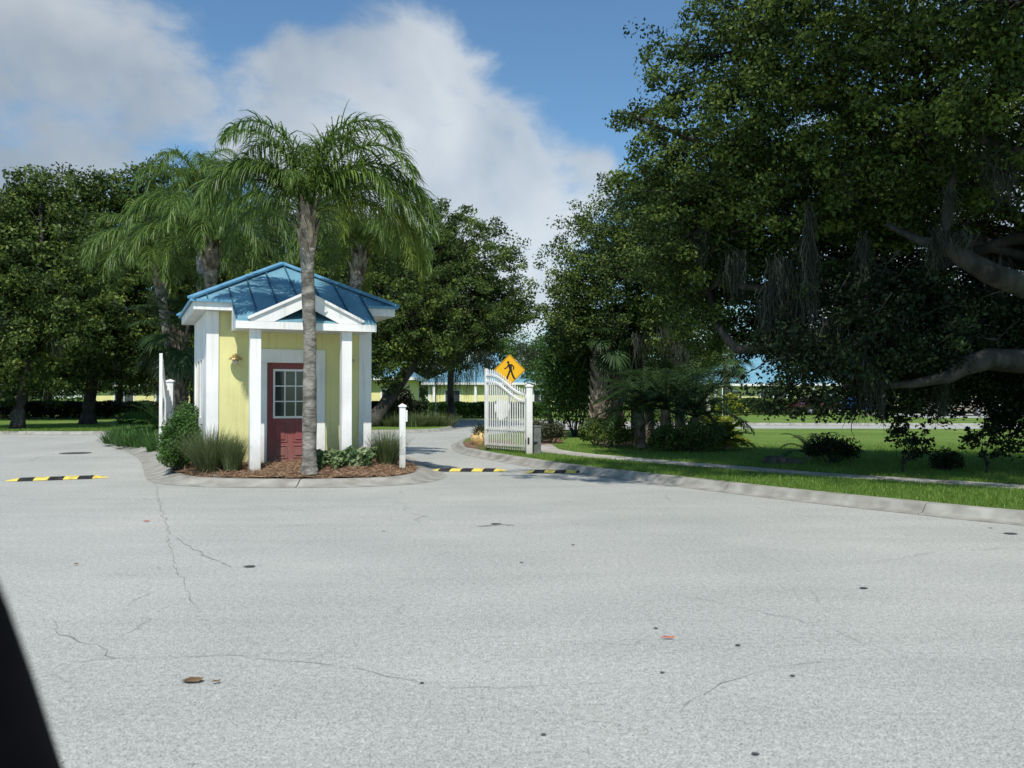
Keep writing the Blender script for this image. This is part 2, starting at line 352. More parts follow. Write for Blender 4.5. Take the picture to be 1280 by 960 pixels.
# planting bed under the palm group on the right
mu = smooth_poly([np.array(G(x, y, .13)) for x, y in ((738, 548), (800, 545), (900, 552), (934, 562), (900, 566), (810, 564), (745, 559))], True, 2)
sheet('palm_bed', [tuple(p) for p in mu], .1365, M['dirt'])
# gutter dirt beside the island and cracks
def ribbon(name, px, w, mat, z=.0045, jit=.05, kind='structure', taper=True):
    pts = [np.array(G(*p)) for p in px]; pts = resample(smooth_poly(pts, False, 1), .12, False)
    n = len(pts); pts = [p+rs.normal(0, jit*.35, 2) + jit*np.array([noise.noise((p[0]*2, p[1]*2, 3)), noise.noise((p[0]*2, p[1]*2, 9))]) for p in pts]
    Lf = [w*.6*(.2+.8*abs(math.sin(i*1.7)*math.cos(i*.61)))*(math.sin(PI*(i+.6)/(n+.2))**.4 if taper else 1)*.5 for i in range(n)]
    a = offset(pts, 1, False); b2 = []
    V = []
    for i in range(n): d = a[i]-pts[i]; b2.append((pts[i]+d*Lf[i], pts[i]-d*Lf[i]))
    mb = MB()
    for i in range(n): mb.v += [(*map(float, b2[i][0]), z), (*map(float, b2[i][1]), z)]
    mb.f = [(2*i+1, 2*i+3, 2*i+2, 2*i) for i in range(n-1)]
    o = mb.build(name, mat); o['kind'] = kind; return o
ribbon('gutter', [(176, 568), (186, 580), (190, 592), (196, 604)], .55, M['gutter_dirt'], .0042, .06)
ribbon('pavement_joint', [(192, 600), (205, 640), (215, 690), (250, 770)], .022, M['crack'], .0052)
ribbon('pavement_crack', [(222, 672), (250, 692), (290, 708)], .035, M['crack'])
ribbon('pavement_crack', [(-40, 842), (60, 832), (134, 822), (260, 818), (400, 826), (470, 840), (560, 856), (700, 858), (780, 846)], .014, M['crack'])
ribbon('pavement_crack', [(70, 772), (78, 798), (130, 812), (136, 822)], .018, M['crack'], .0058)
ribbon('pavement_crack', [(60, 722), (200, 719), (330, 706), (440, 694), (560, 676)], .014, M['crack'], .0064)
ribbon('pavement_crack', [(240, 662), (300, 661), (380, 656), (470, 652)], .02, M['crack'], .0064)
ribbon('pavement_crack', [(840, 892), (905, 850), (980, 832), (1080, 820)], .012, M['crack'])
ribbon('pavement_crack', [(780, 736), (900, 752), (1020, 780), (1090, 812)], .012, M['crack'], .0058)
ribbon('pavement_crack', [(430, 812), (470, 790), (520, 782)], .010, M['crack'], .0064)
ribbon('pavement_crack', [(560, 640), (700, 650), (860, 676), (1010, 690)], .016, M['crack'], .0064)
ribbon('pavement_crack', [(600, 870), (660, 890), (760, 900), (850, 930)], .008, M['crack'], .0064)
for i, (x, y, r_) in enumerate(((921, 806, .017), (827, 840, .013), (989, 844, .014), (942, 941, .016), (679, 917, .012), (528, 853, .012), (819, 785, .015), (652, 703, .018), (1078, 735, .03), (1237, 660, .02), (313, 708, .05), (1262, 667, .07), (620, 655, .06), (716, 681, .02), (480, 664, .018))):
    X, Y = G(x, y); r_ *= .8; mb = MB(); n = 14
    mb.add([(X+r_*1.3*math.cos(2*PI*k/n)*(1+.2*math.sin(k*2.3+i)), Y+r_*1.1*math.sin(2*PI*k/n), .0075) for k in range(n)], [tuple(range(n))])
    o = mb.build('pavement_stain', M['stain']); o['kind'] = 'structure'
ribbon('pavement_stain', [(598, 658), (622, 656), (640, 657)], .12, M['joint'], .0068, .06)
# manhole
X, Y = G(95, 566.5); t = thing('manhole_cover', 'dark round iron manhole cover in the left lane behind the striped hump', 'manhole cover', (X, Y, 0))
mb = MB(); mb.lathe((0, 0, 0), [(.40, .002), (.40, .008), (.38, .010)], 28); mb.build('rim', M['iron'], t)
mb = MB(); mb.lathe((0, 0, 0), [(.36, .003), (.36, .013), (.2, .014)], 28); mb.build('lid', M['iron'], t)

# ------------------------------------------------------------------ foliage builders
def unit(n): v = rs.normal(size=(n, 3)); return v/np.linalg.norm(v, axis=1)[:, None]
def leaves(C, size, up=.3, outward=None, aspect=.55, jit=.35):
    """one rhombic leaf per centre"""
    n = len(C); nor = unit(n); nor[:, 2] += up
    if outward is not None: nor += outward
    nor /= np.linalg.norm(nor, axis=1)[:, None]
    a = np.cross(nor, unit(n)); a /= np.linalg.norm(a, axis=1)[:, None]; b2 = np.cross(nor, a)
    s = (size*(1+jit*(rs.rand(n)-.5)*2))[:, None]
    V = np.empty((n, 4, 3)); V[:, 0] = C-a*s*.5; V[:, 1] = C+b2*s*aspect*.5+a*s*.05; V[:, 2] = C+a*s*.5; V[:, 3] = C-b2*s*aspect*.5+a*s*.05
    return V
def clump_leaves(cc, cr, per, size, flat=.65, up=.35):
    """cc (K,3) clump centres, cr radius; returns quads and tint"""
    K = len(cc); n = K*per; k = np.repeat(np.arange(K), per)
    d = unit(n); rr = rs.rand(n)**.45; off = d*rr[:, None]*cr*(.7+.6*rs.rand(K))[k][:, None]; off[:, 2] *= flat
    C = cc[k]+off; V = leaves(C, size, up, outward=d*.5)
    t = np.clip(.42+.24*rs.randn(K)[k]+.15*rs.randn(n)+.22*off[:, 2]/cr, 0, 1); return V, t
def lobes_clumps(lobes, dens, seed, cr):
    out = []
    for (x, y, z, rx, ry, rz) in lobes:
        A = 4*PI*((rx*ry)**1.6/3+(rx*rz)**1.6/3+(ry*rz)**1.6/3)**(1/1.6)
        n = int(A*dens); d = unit(n)
        for q in d:
            nz = noise.noise(Vector(q*1.7+np.array([seed+x, y, z])))
            nz2 = noise.noise(Vector(q*4.1+np.array([seed+y, x, z])))
            r_ = (1+.45*nz+.25*nz2)*(1-.55*random.random()**2.2)
            if random.random() < .05: r_ *= 1.18
            if nz < -.32 and random.random() < .6: continue
            out.append((x+q[0]*rx*r_, y+q[1]*ry*r_, z+q[2]*rz*r_))
    return np.array(out)
def curve3(a, b2, sag, n=7, wob=.0):
    a = np.array(a, float); b2 = np.array(b2, float)
    L_ = np.linalg.norm(b2-a); w1 = rs.normal(0, wob*L_, 3); w2 = rs.normal(0, wob*L_*.5, 3); t = np.linspace(0, 1, n)[:, None]
    return a+(b2-a)*t+(np.array([0, 0, sag*L_])+w1)*np.sin(PI*t)+w2*np.sin(2*PI*t)
def wood(base, fork, lobes, tr, cl, twig=.3, root=True, parent=None, sag=.06, limbs=1, keep=1):
    mb = MB(); base = np.array(base, float); fork = np.array(fork, float)
    pts = curve3(base, fork, 0, 9, .03); n = len(pts)
    mb.tube(pts, [tr*(1.45 if i == 0 else 1.15 if i == 1 else 1-.28*i/n) for i in range(n)], 12)
    for l in lobes:
        if random.random() > keep or (keep < 1 and l[1] < -3.6): continue
        c = np.array(l[:3]); L_ = np.linalg.norm(c-fork); r0 = tr*(.30+.28*random.random())*limbs
        limb = curve3(fork-np.array([0, 0, .15]), c, sag, 9, .07)
        mb.tube(limb, [r0*(1-.75*i/8) for i in range(9)], 8)
        near = cl[np.linalg.norm((cl-c)/np.array(l[3:6]), axis=1) < 1.25] if len(cl) else []
        k = int(len(near)*twig)
        for q in (near[rs.permutation(len(near))[:k]] if k else []):
            s = limb[random.randint(5, 8)]; tw = curve3(s, q, .08, 5, .08)
            mb.tube(tw, [r0*.22, r0*.17, r0*.12, r0*.08, .008], 4, cap=False)
    return mb
def moss_mesh(spots, mat):
    """spots: (x,y,z,length,spread,count)"""
    Q = []; T = []
    for (x, y, z, Lm, sp, cnt) in spots:
        for _ in range(int(cnt*1.5)):
            g = rs.normal(0, .45, 2)*sp; L_ = Lm*(.35+.65*random.random())*math.exp(-(g@g)/(sp*sp)*.6)
            p = np.array([x+g[0], y+g[1], z+rs.normal(0, .08)]); w = .004+.006*random.random(); ang = random.random()*PI
            s = np.array([math.cos(ang), math.sin(ang), 0])*w; n = max(4, int(L_/.14)); t = .45+.25*rs.randn()
            pr = p.copy(); wp = w
            for i in range(n):
                q = pr+np.array([rs.normal(0, .034), rs.normal(0, .034), -L_/n]); ss = s*(1.15-i/n)
                Q.append((pr-s*(1.15-(i-1)/n), pr+s*(1.15-(i-1)/n), q+ss, q-ss)); T.append(t)
                if random.random() < .35:
                    e = q+np.array([rs.normal(0, .05), rs.normal(0, .05), -.09]); Q.append((q-ss*.7, q+ss*.7, e+ss*.3, e-ss*.3)); T.append(t)
                pr = q
    return quads_mesh('spanish_moss', np.array(Q), mat, np.clip(np.array(T), 0, 1))
def tree(name, label, cat, base, fork, lobes, tr, leafsize=.085, dens=2.2, cr=.42, per=60, mat='oak', moss=None, group=None, seed=1, twig=.22, flat=.65, limbs=1, keep=1):
    lobes = [tuple(l)+(l[3], l[3]*.8) if len(l) == 4 else tuple(l) for l in lobes]
    base = np.array(base, float)
    root = thing(name, label, cat, tuple(base), 0, group)
    L2 = [(l[0]-base[0], l[1]-base[1], l[2]-base[2], *l[3:6]) for l in lobes]
    cl = lobes_clumps(L2, dens, seed, cr)
    wood((0, 0, 0), np.array(fork)-base, L2, tr, cl, twig, limbs=limbs, keep=keep).build('trunk', M['bark'], root, smooth=True)
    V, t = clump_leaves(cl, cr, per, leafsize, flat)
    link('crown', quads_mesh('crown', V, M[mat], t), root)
    if moss:
        sp = [(a-base[0], b2-base[1], c-base[2], d, e, f) for a, b2, c, d, e, f in moss]
        for q in sp: link('spanish_moss', moss_mesh([q], M['moss']), root)['kind'] = 'stuff'
    return root
def strips(P0, D0, Ln, W, droop, nseg=3, side=None, fold=0):
    """blade strips. P0,D0 (n,3), lengths, widths; droop = gravity bend. returns (n*nseg,4,3)"""
    n = len(P0); d = D0/np.linalg.norm(D0, axis=1)[:, None]
    if side is None:
        side = np.cross(d, unit(n)); 
    side = side/np.maximum(1e-6, np.linalg.norm(side, axis=1))[:, None]
    p = P0.copy(); out = []; w0 = W.copy()
    for s in range(nseg):
        q = p+d*(Ln/nseg)[:, None]
        f0 = 1-.12*s if s == 0 else (1-(s/nseg)**2*.75); f1 = 1-((s+1)/nseg)**2*.93
        a = side*(w0*f0*.5)[:, None]; b2 = side*(w0*f1*.5)[:, None]
        out.append(np.stack([p-a, p+a, q+b2, q-b2], 1)); p = q
        d = d+np.array([0, 0, -1.])*np.asarray(droop)[:, None]/nseg; d /= np.linalg.norm(d, axis=1)[:, None]
    return np.concatenate(out)
def frond_mesh(L_=2.3, elev=40, leaflet=.5, pairs=75, bend=1.5, lw=.028, droop=1.6, plum=.6, mat='palm', tipdroop=1.0, stalk=.14, seg=3, side_droop=.0, crv=1.35):
    """pinnate frond along +x, starting at elevation elev"""
    n = 26; e = R(elev); p = np.array([0., 0, 0]); pts = [p]; dirs = []
    for i in range(n):
        d = np.array([math.cos(e), side_droop*i/n, math.sin(e)]); d /= np.linalg.norm(d); dirs.append(d)
        p = p+d*L_/n; pts.append(p); e = max(-1.5, R(elev)-bend*((i+1)/n)**crv)
    dirs.append(dirs[-1]); pts = np.array(pts); dirs = np.array(dirs)
    t = np.linspace(stalk, .995, pairs); t = np.repeat(t, 2)+rs.normal(0, .006, pairs*2); t = np.clip(t, 0, 1)
    k = np.clip((t*n).astype(int), 0, n-1); fr = (t*n-k)[:, None]
    P0 = pts[k]*(1-fr)+pts[k+1]*fr; D = dirs[k]
    sgn = np.tile([1., -1.], pairs); sidev = np.cross(D, np.array([0, 0, 1.])); sidev /= np.maximum(1e-6, np.linalg.norm(sidev, axis=1))[:, None]
    upv = np.cross(sidev, D); a = rs.uniform(-.5, 1.0, pairs*2)*plum
    dl = D*(.45+.5*t[:, None])+sidev*(sgn*np.cos(a))[:, None]*.95+upv*np.sin(a)[:, None]
    prof = np.sin(PI*np.clip(.16+.84*t, 0, 1))**.5*.85+.2
    ln = leaflet*prof*rs.uniform(.8, 1.15, pairs*2); w = lw*rs.uniform(.8, 1.2, pairs*2)
    V = strips(P0, dl, ln, w, droop*rs.uniform(.6, 1.3, pairs*2), seg, side=np.cross(dl, np.array([0, 0, 1.])+.5*unit(pairs*2)))
    tt = np.clip(.5+.2*rs.randn(pairs*2), 0, 1); T = np.tile(tt, seg)
    # rachis as thin box strips
    Q = []
    for i in range(n):
        w0 = .022*(1-.8*i/n)*L_/2.3; w1 = .022*(1-.8*(i+1)/n)*L_/2.3; s = np.array([0, 1., 0]); z = np.array([0, 0, 1.])
        for u in (s, z): Q.append((pts[i]-u*w0, pts[i]+u*w0, pts[i+1]+u*w1, pts[i+1]-u*w1))
    V = np.concatenate([V, np.array(Q)]); T = np.concatenate([T, np.full(len(Q), .85)])
    return quads_mesh('frond', V, M[mat], T)
def fan_mesh(L_=1.3, blade=.7, elev=40, mat='fan', nseg=34, bend=.9):
    e = R(elev); p = np.zeros(3); pts = [p]
    for i in range(8): d = np.array([math.cos(e), 0, math.sin(e)]); p = p+d*(L_-blade*.6)/8; pts.append(p); e -= bend/8*.6
    D = np.array([math.cos(e), 0, math.sin(e)]); S = np.array([0, 1., 0]); U = np.cross(D, S)*-1
    a = np.linspace(-2.1, 2.1, nseg)+rs.normal(0, .03, nseg)
    dl = D*np.cos(a)[:, None]+S*np.sin(a)[:, None]+np.array([0, 0, 1.])*(.25*np.abs(np.sin(a)))[:, None]
    P0 = np.tile(p, (nseg, 1)); V = strips(P0, dl, blade*rs.uniform(.85, 1.1, nseg)*(1-.12*np.abs(a)), np.full(nseg, .06), np.full(nseg, 1.1), 4, side=np.cross(dl, U))
    T = np.tile(np.clip(.5+.2*rs.randn(nseg), 0, 1), 4); Q = []
    for i in range(8): 
        for u in (np.array([0, .014, 0]), np.array([0, 0, .014])): Q.append((pts[i]-u, pts[i]+u, pts[i+1]+u, pts[i+1]-u))
    return quads_mesh('frond', np.concatenate([V, np.array(Q)]), M[mat], np.concatenate([T, np.full(len(Q), .8)]))
def put(name, me, parent, loc, rz=0, s=1, ry=0):
    o = link(name, me, parent, loc); o.rotation_euler = (0, ry, rz); o.scale = (s, s, s); return o

# ------------------------------------------------------------------ queen palms
def trunk_palm(root, pts, rad, mat='palmbark', n=14):
    mb = MB(); q = []; rr = []
    for i in range(len(pts)-1):
        for k in range(10):
            t = k/10; q.append(np.array(pts[i])*(1-t)+np.array(pts[i+1])*t); rr.append((rad[i]*(1-t)+rad[i+1]*t)*(1+.035*math.sin(len(q)*1.9)+.03*math.sin(len(q)*.53)))
    mb.tube(q, rr, n); return mb.build('trunk', M[mat], root, smooth=True)
FV = {}
def fv(elev, seed, **kw):
    key = (elev, seed, tuple(sorted(kw.items())))
    if key not in FV: FV[key] = frond_mesh(elev=elev, **kw)
    return FV[key]
def queen_palm(label, base, top, specs, r0=.14, sheath=.85, group=None, L_=2.3, mat='palm'):
    root = thing('queen_palm', label, 'palm tree', tuple(base), 0, group)
    b0 = np.zeros(3); tp = np.array(top)-np.array(base); H = tp[2]
    mid = tp*.5+np.array([.03, 0, 0])
    ptsT = [b0, b0+np.array([0, 0, .25]), mid, tp*(1-(sheath+.25)/H), tp*(1-(sheath-.22)/H)]
    trunk_palm(root, ptsT, [r0*1.35, r0*1.06, r0*.93, r0*.96, r0*1.16])
    # old leaf bases below the crown
    mb = MB(); s0 = tp*(1-sheath/H)
    ax = tp-s0
    mb.tube([s0-ax*.02, s0+ax*.2, s0+ax*.5, s0+ax*.8, tp+ax*.1], [r0*.93, r0*1.1, r0*1.35, r0*1.2, r0*.8], 12)
    for k in range(30):
        a = k*2.4; f = k/30; c = s0+ax*(-.04+f*1.0); r_ = r0*(.86+.45*math.sin(PI*min(1, f*.9+.05)))
        d = np.array([math.cos(a), math.sin(a), 0]); s = np.array([-math.sin(a), math.cos(a), 0])
        w = .08*(1-.3*f)*min(1, .45+f*3); h = .34*min(1, .5+f*2)
        mb.add([c+d*r_*.8-s*w, c+d*r_*.8+s*w, c+d*(r_*1.12+.02)+s*w*.7+np.array([0, 0, h*.6]), c+d*(r_*1.12+.02)-s*w*.7+np.array([0, 0, h*.6]),
                c+d*(r_*1.25+.05)+s*w*.2+np.array([0, 0, h]), c+d*(r_*1.25+.05)-s*w*.2+np.array([0, 0, h])],
               [(0, 1, 2, 3), (3, 2, 4, 5)])
    mb.build('leaf_base', M['boots'], root)
    for i, (az, el, s, m_) in enumerate(specs):
        me = fv(el, i % 3, L_=L_, leaflet=.70, crv=1.9 if el > 76 else 1.5, pairs=100, bend=2.5 if el > 76 else 2.9 if el > 55 else 2.6 if el > 40 else 2.3 if el > 5 else 1.9, droop=(2.1, 2.9, 1.6)[i % 3], plum=1.0, lw=.028, seg=4, mat=m_ or mat)
        put('frond', me, root, tuple(tp+np.array([math.cos(R(az))*.06, math.sin(R(az))*.06, -.05])), R(az), s)
    return root
BP = P(387, 585, 15.5); TP = P(383, 262, 15.5)
A_specs = [(20, 88, .92, None), (170, 87, .90, None), (60, 86, .85, None), (0, 82, .84, None), (100, 80, .84, None), (-10, 74, .92, None), (24, 68, .86, None), (196, 72, .72, None), (160, 66, .78, None), (75, 66, .9, None), (215, 80, .74, None),
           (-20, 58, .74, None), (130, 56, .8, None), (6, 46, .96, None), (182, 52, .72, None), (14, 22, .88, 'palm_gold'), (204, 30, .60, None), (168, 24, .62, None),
           (48, 38, .85, None), (150, 78, .82, None), (185, 60, .84, None), (210, 58, .78, None), (40, 60, .92, None), (2, 62, .9, None), (-150, 70, .66, None), (-95, 74, .45, None), (-4, 34, .86, None), (90, 30, .8, None)]
queen_palm('tall queen palm with slender grey trunk standing right before the red door', (BP[0], BP[1], .16), tuple(TP), A_specs, r0=.12, L_=3.1)
full = [(i*137.5 % 360, e, s, m_) for i, (e, s, m_) in enumerate([(84, .8, None), (80, .9, None), (72, .95, None), (72, 1, None), (66, 1, None), (62, 1, None), (58, 1, None), (55, 1, None), (50, 1, None), (48, 1, None), (38, 1, None), (35, 1, None), (30, .95, None), (20, .9, None), (60, 1, None), (45, 1, None), (12, .85, None), (32, 1, None), (5, .8, None), (68, 1, None), (15, .85, None)])]
def spin(specs, d, s=1, m_=None): return [((a+d) % 360, e, k*s, m_ or q) for a, e, k, q in specs]
c = P(264, 304, 22.5); queen_palm('queen palm behind the left roof corner with bare upper trunk in front of dark oaks', (c[0]-.1, c[1], .1), tuple(c), spin(full, 20, .88)+[(200, 74, .9, None), (150, 68, .88, None), (185, 50, .8, None)], r0=.15, L_=3.3, group=None)
c = P(196, 330, 25.5); queen_palm('queen palm furthest left, its drooping crown hanging over the lane behind the white gate', (c[0]+.7, c[1], .1), tuple(c), spin(full, 75, .82)+[(190, 70, .8, None), (230, 60, .8, None), (-60, 66, .8, None)], r0=.14, L_=3.3)
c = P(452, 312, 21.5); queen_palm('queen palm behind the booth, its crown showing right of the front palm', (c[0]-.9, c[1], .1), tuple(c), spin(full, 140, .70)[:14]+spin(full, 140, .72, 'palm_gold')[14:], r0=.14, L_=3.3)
c = P(247, 238, 30); queen_palm('tallest queen palm at the back, dark crest against the sky above the left roof', (c[0]+.2, c[1], .1), tuple(c), spin(full, 200, .9), r0=.14, L_=3.0)

# ------------------------------------------------------------------ cabbage palms (booted trunks, fan leaves)
fans = [fan_mesh(1.5, .8, e) for e in (75, 50, 30, 5, -20, -40)]
def sabal(label, base, H, r0=.2, crown=1, nf=26, group=None, boots=True, lean=(0, 0)):
    root = thing('cabbage_palm', label, 'palm tree', base, 0, group); lx, ly = lean
    mb = MB(); pts = [(lx*f*H, ly*f*H, H*f) for f in np.linspace(0, 1, 9)]
    mb.tube(pts, [r0*1.15]+[r0*.9]*7+[r0*.8], 12)
    if boots:
        for k in range(int(H*22)):
            f = .12+.86*k/(H*22); a = k*2.39996; c = np.array([lx*f*H, ly*f*H, H*f]); d = np.array([math.cos(a), math.sin(a), 0]); s = np.array([-math.sin(a), math.cos(a), 0])
            w = .10; h = .34+.1*random.random(); z = np.array([0, 0, 1.])
            a0 = c+d*r0*.85; tip = c+d*(r0*1.35+.03)+z*h; sk = s*random.uniform(-.05, .05)
            mb.add([a0-s*w, a0+s*w, tip+s*.035+sk, tip-s*.035+sk, a0-s*w*.6-z*.06-d*.02, a0+s*w*.6-z*.06-d*.02, tip+s*.03+sk-d*.05, tip-s*.03+sk-d*.05],
                   [(0, 1, 2, 3), (4, 7, 6, 5), (0, 3, 7, 4), (1, 5, 6, 2), (3, 2, 6, 7)])
    mb.build('trunk', M['boots'], root)
    for i in range(nf):
        put('frond', fans[i % 6], root, (lx*H, ly*H, H-.05), R(i*137.5), crown*random.uniform(.85, 1.1))
    return root
x, y = G(224, 541, .1); sabal('cabbage palm with criss-cross booted trunk behind the white gate post', (-9.6, 25.5, .1), 3.3, .22, 1.0, 26)
x, y = G(749, 549, .13); sabal('left one of two cabbage palms with shaggy booted trunks right of the gate', (x, y, .13), 3.4, .27, .9, 24, lean=(.02, 0))
x, y = G(770, 547, .13); sabal('right one of two cabbage palms with shaggy booted trunks, browner leaf bases on top', (x, y, .13), 3.3, .26, .9, 24, lean=(0, 0))
x, y = -9.4, 25.0

# ------------------------------------------------------------------ small plants
def shrub(name, label, c, r, mat, nleaf, size, cat='shrub', group=None, up=.3, stem=True, flat=.8, lump=14, core=True):
    root = thing(name, label, cat, (c[0], c[1], c[2]), 0, group); rx, ry, rz = r
    cl = unit(lump); cl[:, 2] = np.abs(cl[:, 2])*1.1-.15; cc = cl*np.array([rx*.62, ry*.62, rz*.62])+np.array([0, 0, rz*.55])
    per = nleaf//lump; k = np.repeat(np.arange(lump), per); d = unit(lump*per)
    C = cc[k]+d*(rs.rand(lump*per)**.4)[:, None]*np.array([rx, ry, rz*flat])*.5*(.75+.5*rs.rand(lump))[k][:, None]; C[:, 2] = np.maximum(C[:, 2], .02)
    t = np.clip(.45+.16*rs.randn(lump)[k]+.16*rs.randn(lump*per), 0, 1)
    link('foliage', quads_mesh('foliage', leaves(C, size, up, outward=d*.6), M[mat], t), root)
    if stem:
        mb = MB()
        for q in cc[::2]: mb.tube(curve3((q[0]*.15, q[1]*.15, -.03), q, .0, 5, .08), [.02, .016, .012, .009, .006], 5)
        mb.build('stem', M['bark'], root)
    return root
def grass_clump(name, label, c, h, spread, n, mat, cat='ornamental grass', group=None, w=.008, droop=1.1, base=.12, nseg=5):
    root = thing(name, label, cat, tuple(c), 0, group)
    a = rs.rand(n)*2*PI; rr = np.sqrt(rs.rand(n))*base; P0 = np.stack([np.cos(a)*rr, np.sin(a)*rr, np.full(n, -.02)], 1)
    tl = spread*rs.rand(n)**.7; a2 = a+rs.normal(0, .5, n); D = np.stack([np.cos(a2)*tl, np.sin(a2)*tl, np.ones(n)], 1)
    V = strips(P0, D, h*rs.uniform(.6, 1.15, n), w*rs.uniform(.7, 1.3, n), droop*rs.uniform(.3, 1.2, n), nseg, side=np.stack([-np.sin(a2), np.cos(a2), .2*rs.randn(n)], 1))
    link('blades', quads_mesh('blades', V, M[mat], np.tile(np.clip(.45+.22*rs.randn(n), 0, 1), nseg)), root)
    return root
shrub('rounded_shrub', 'dense dark green rounded shrub at the front left corner of the booth', (-6.33, 17.0, .15), (.40, .50, .74), 'bright', 9000, .05, lump=22)
shrub('rounded_shrub', 'lighter green bushy shrub against the left wall of the booth', (-6.72, 18.3, .15), (.40, .5, .85), 'bright', 8000, .05, lump=22)
shrub('low_shrub', 'small dark green shrub low at the island edge under the larger rounded ones', (-6.3, 16.45, .14), (.30, .30, .42), 'bright', 3500, .045, lump=12)
x, y = G(249, 590, .2); grass_clump('fountain_grass', 'wide olive fountain grass clump at the island corner left of the yellow wall', (x, 16.05, .2), .80, .75, 1500, 'fountain', base=.2, group='fountain grasses around the booth')
x, y = G(299, 584, .22); grass_clump('fountain_grass', 'narrow upright fountain grass before the yellow wall and left porch column', (x, 15.9, .22), .62, .42, 900, 'fountain', base=.14, group='fountain grasses around the booth')
grass_clump('fountain_grass', 'fountain grass clump beside the white bollard right of the booth', (-2.4, 17.0, .16), .75, .5, 1100, 'fountain', base=.15, group='fountain grasses around the booth')
for i, (px, py, lb) in enumerate(((402, 584, 'variegated broad leafed plant just right of the palm trunk'), (420, 585, 'variegated plant in front of the right porch column'), (438, 584, 'variegated plant between the right porch column and the corner post'), (458, 583, 'variegated plant at the foot of the right corner post'), (470, 580, 'variegated plant nearest the fountain grass by the bollard'))):
    x, y = G(px, py, .2); shrub('variegated_plant', lb, (x, 16.0+.15*i, .17), (.20, .18, .28), 'varieg', 420, .11, cat='plant', stem=False, lump=6)
# strappy ground cover at the back left of the island
x, y = 0, 0
for i, (px, Y, h, lb) in enumerate(((152, 27.5, .42, 'strap leafed clump at the far left tip of the island'), (172, 26, .45, 'strap leafed clump second from the left tip of the island'), (192, 25.5, .5, 'strap leafed clump before the arching fern leaves on the island'), (212, 23.5, .5, 'strap leafed clump under the white gate leaf'), (182, 29, .6, 'tall strap leafed clump behind the low ones on the island'), (160, 30, .55, 'strap leafed clump at the back edge of the island'))):
    X = (px-640)/F*Y
    grass_clump('strap_leaf_plant', lb, (X, Y, .1), h, .9, 420, 'strap', cat='plant', w=.03, base=.55, droop=1.2)
me_c = [frond_mesh(L_=1.3, elev=e, leaflet=.22, pairs=60, bend=1.0, lw=.02, droop=.3, plum=.3, mat='bright', seg=2) for e in (65, 40, 20)]
def cycad(label, c, s=1, mesh=None, nf=18, name='sago_palm', cat='cycad', stem=.35):
    root = thing(name, label, cat, tuple(c)); mb = MB(); mb.tube([(0, 0, -.02), (0, 0, stem*.5), (0, 0, stem)], [.13*s, .14*s, .1*s], 10); mb.build('trunk', M['boots'], root)
    for i in range(nf): put('frond', (mesh or me_c)[i % 3], root, (0, 0, stem), R(i*137.5), s*random.uniform(.85, 1.1))
    return root
cycad('sago palm with arching feather leaves behind the island ground cover', (-11.2, 28.5, .1), 1.1, stem=.3)
# planted island in the distance
for i, (px, Y, lb) in enumerate(((480, 43, 'grassy clump at the left of the distant planted island'), (498, 42.5, 'pale grassy clump second on the distant planted island behind the bollard'), (515, 42, 'pale grassy clump in the middle of the distant planted island'), (532, 42.5, 'grassy clump right of the middle of the distant planted island'), (548, 43, 'grassy clump at the right tip of the distant planted island'))):
    grass_clump('fountain_grass', lb, ((px-640)/F*Y, Y, .12), .75, 1.0, 500, 'fountain', base=.8, w=.03, nseg=3, group='clumps on the planted island')

# right-hand bed: pygmy date palms, golden plants, shrubs
dm = [frond_mesh(L_=1.5, elev=e, leaflet=.26, pairs=62, bend=1.5, lw=.018, droop=.5, plum=.35, mat='fan', seg=2) for e in (70, 45, 20)]
for px, py, st_, s, lb in ((800, 560, .95, 1.15, 'feathery dwarf date palm nearest the shaggy cabbage palms'), (832, 561, 1.05, 1.2, 'feathery dwarf date palm in the middle of the shaded bed'), (868, 561, .85, 1.2, 'feathery dwarf date palm at the right, beside the golden leafed plant'), (850, 553, 1.25, 1.2, 'dwarf date palm behind the others in the shaded bed'), (812, 552, 1.3, 1.15, 'taller dwarf date palm behind, at the left of the shaded bed')):
    x, y = G(px, py, .13); cycad(lb, (x, y, .13), s, dm, 26, 'dwarf_date_palm', 'palm', st_)
gm = [frond_mesh(L_=.75, elev=e, leaflet=.20, pairs=26, bend=1.2, lw=.045, droop=.5, plum=.4, mat='gold', seg=2) for e in (70, 45, 20)]
for px, py, s, lb in ((905, 562, 1.1, 'golden green arching plant at the right end of the shaded bed'), (886, 563, 1.0, 'golden leafed plant just left of the rightmost golden one'), (893, 556, 1.35, 'taller golden leafed plant behind the other two')):
    x, y = G(px, py, .13); cycad(lb, (x, y, .13), s, gm, 30, 'golden_plant', 'plant', .2)
for px, py, r, lb in ((765, 560, (.7, .6, .6), 'dark low shrub at the foot of the two booted palms'), (745, 557, (.5, .5, .55), 'small dark shrub at the left end of the shaded bed'), (835, 565, (.6, .4, .5), 'dark spiky low shrub at the front of the shaded bed'), (870, 566, (.6, .4, .5), 'dark low shrub in front of the golden plants')):
    x, y = G(px, py, .13); shrub('low_shrub', lb, (x, y, .13), r, 'oak', 3000, .07, lump=14)
for px, py, r, lb in ((676, 553, (.55, .4, .5), 'reddish low shrub in mulch right of the white gate post'), (692, 554, (.45, .35, .42), 'reddish low shrub at the path corner beside the lawn')):
    x, y = G(px, py, .13); shrub('red_shrub', lb, (x, y, .14), r, 'red', 2200, .06, lump=12)
x, y = G(712, 541, .13); shrub('glossy_shrub', 'large dark glossy evergreen shrub between the sign and the booted palms', (x, 31, .13), (1.25, 1.1, 3.6), 'bright', 26000, .11, lump=46)
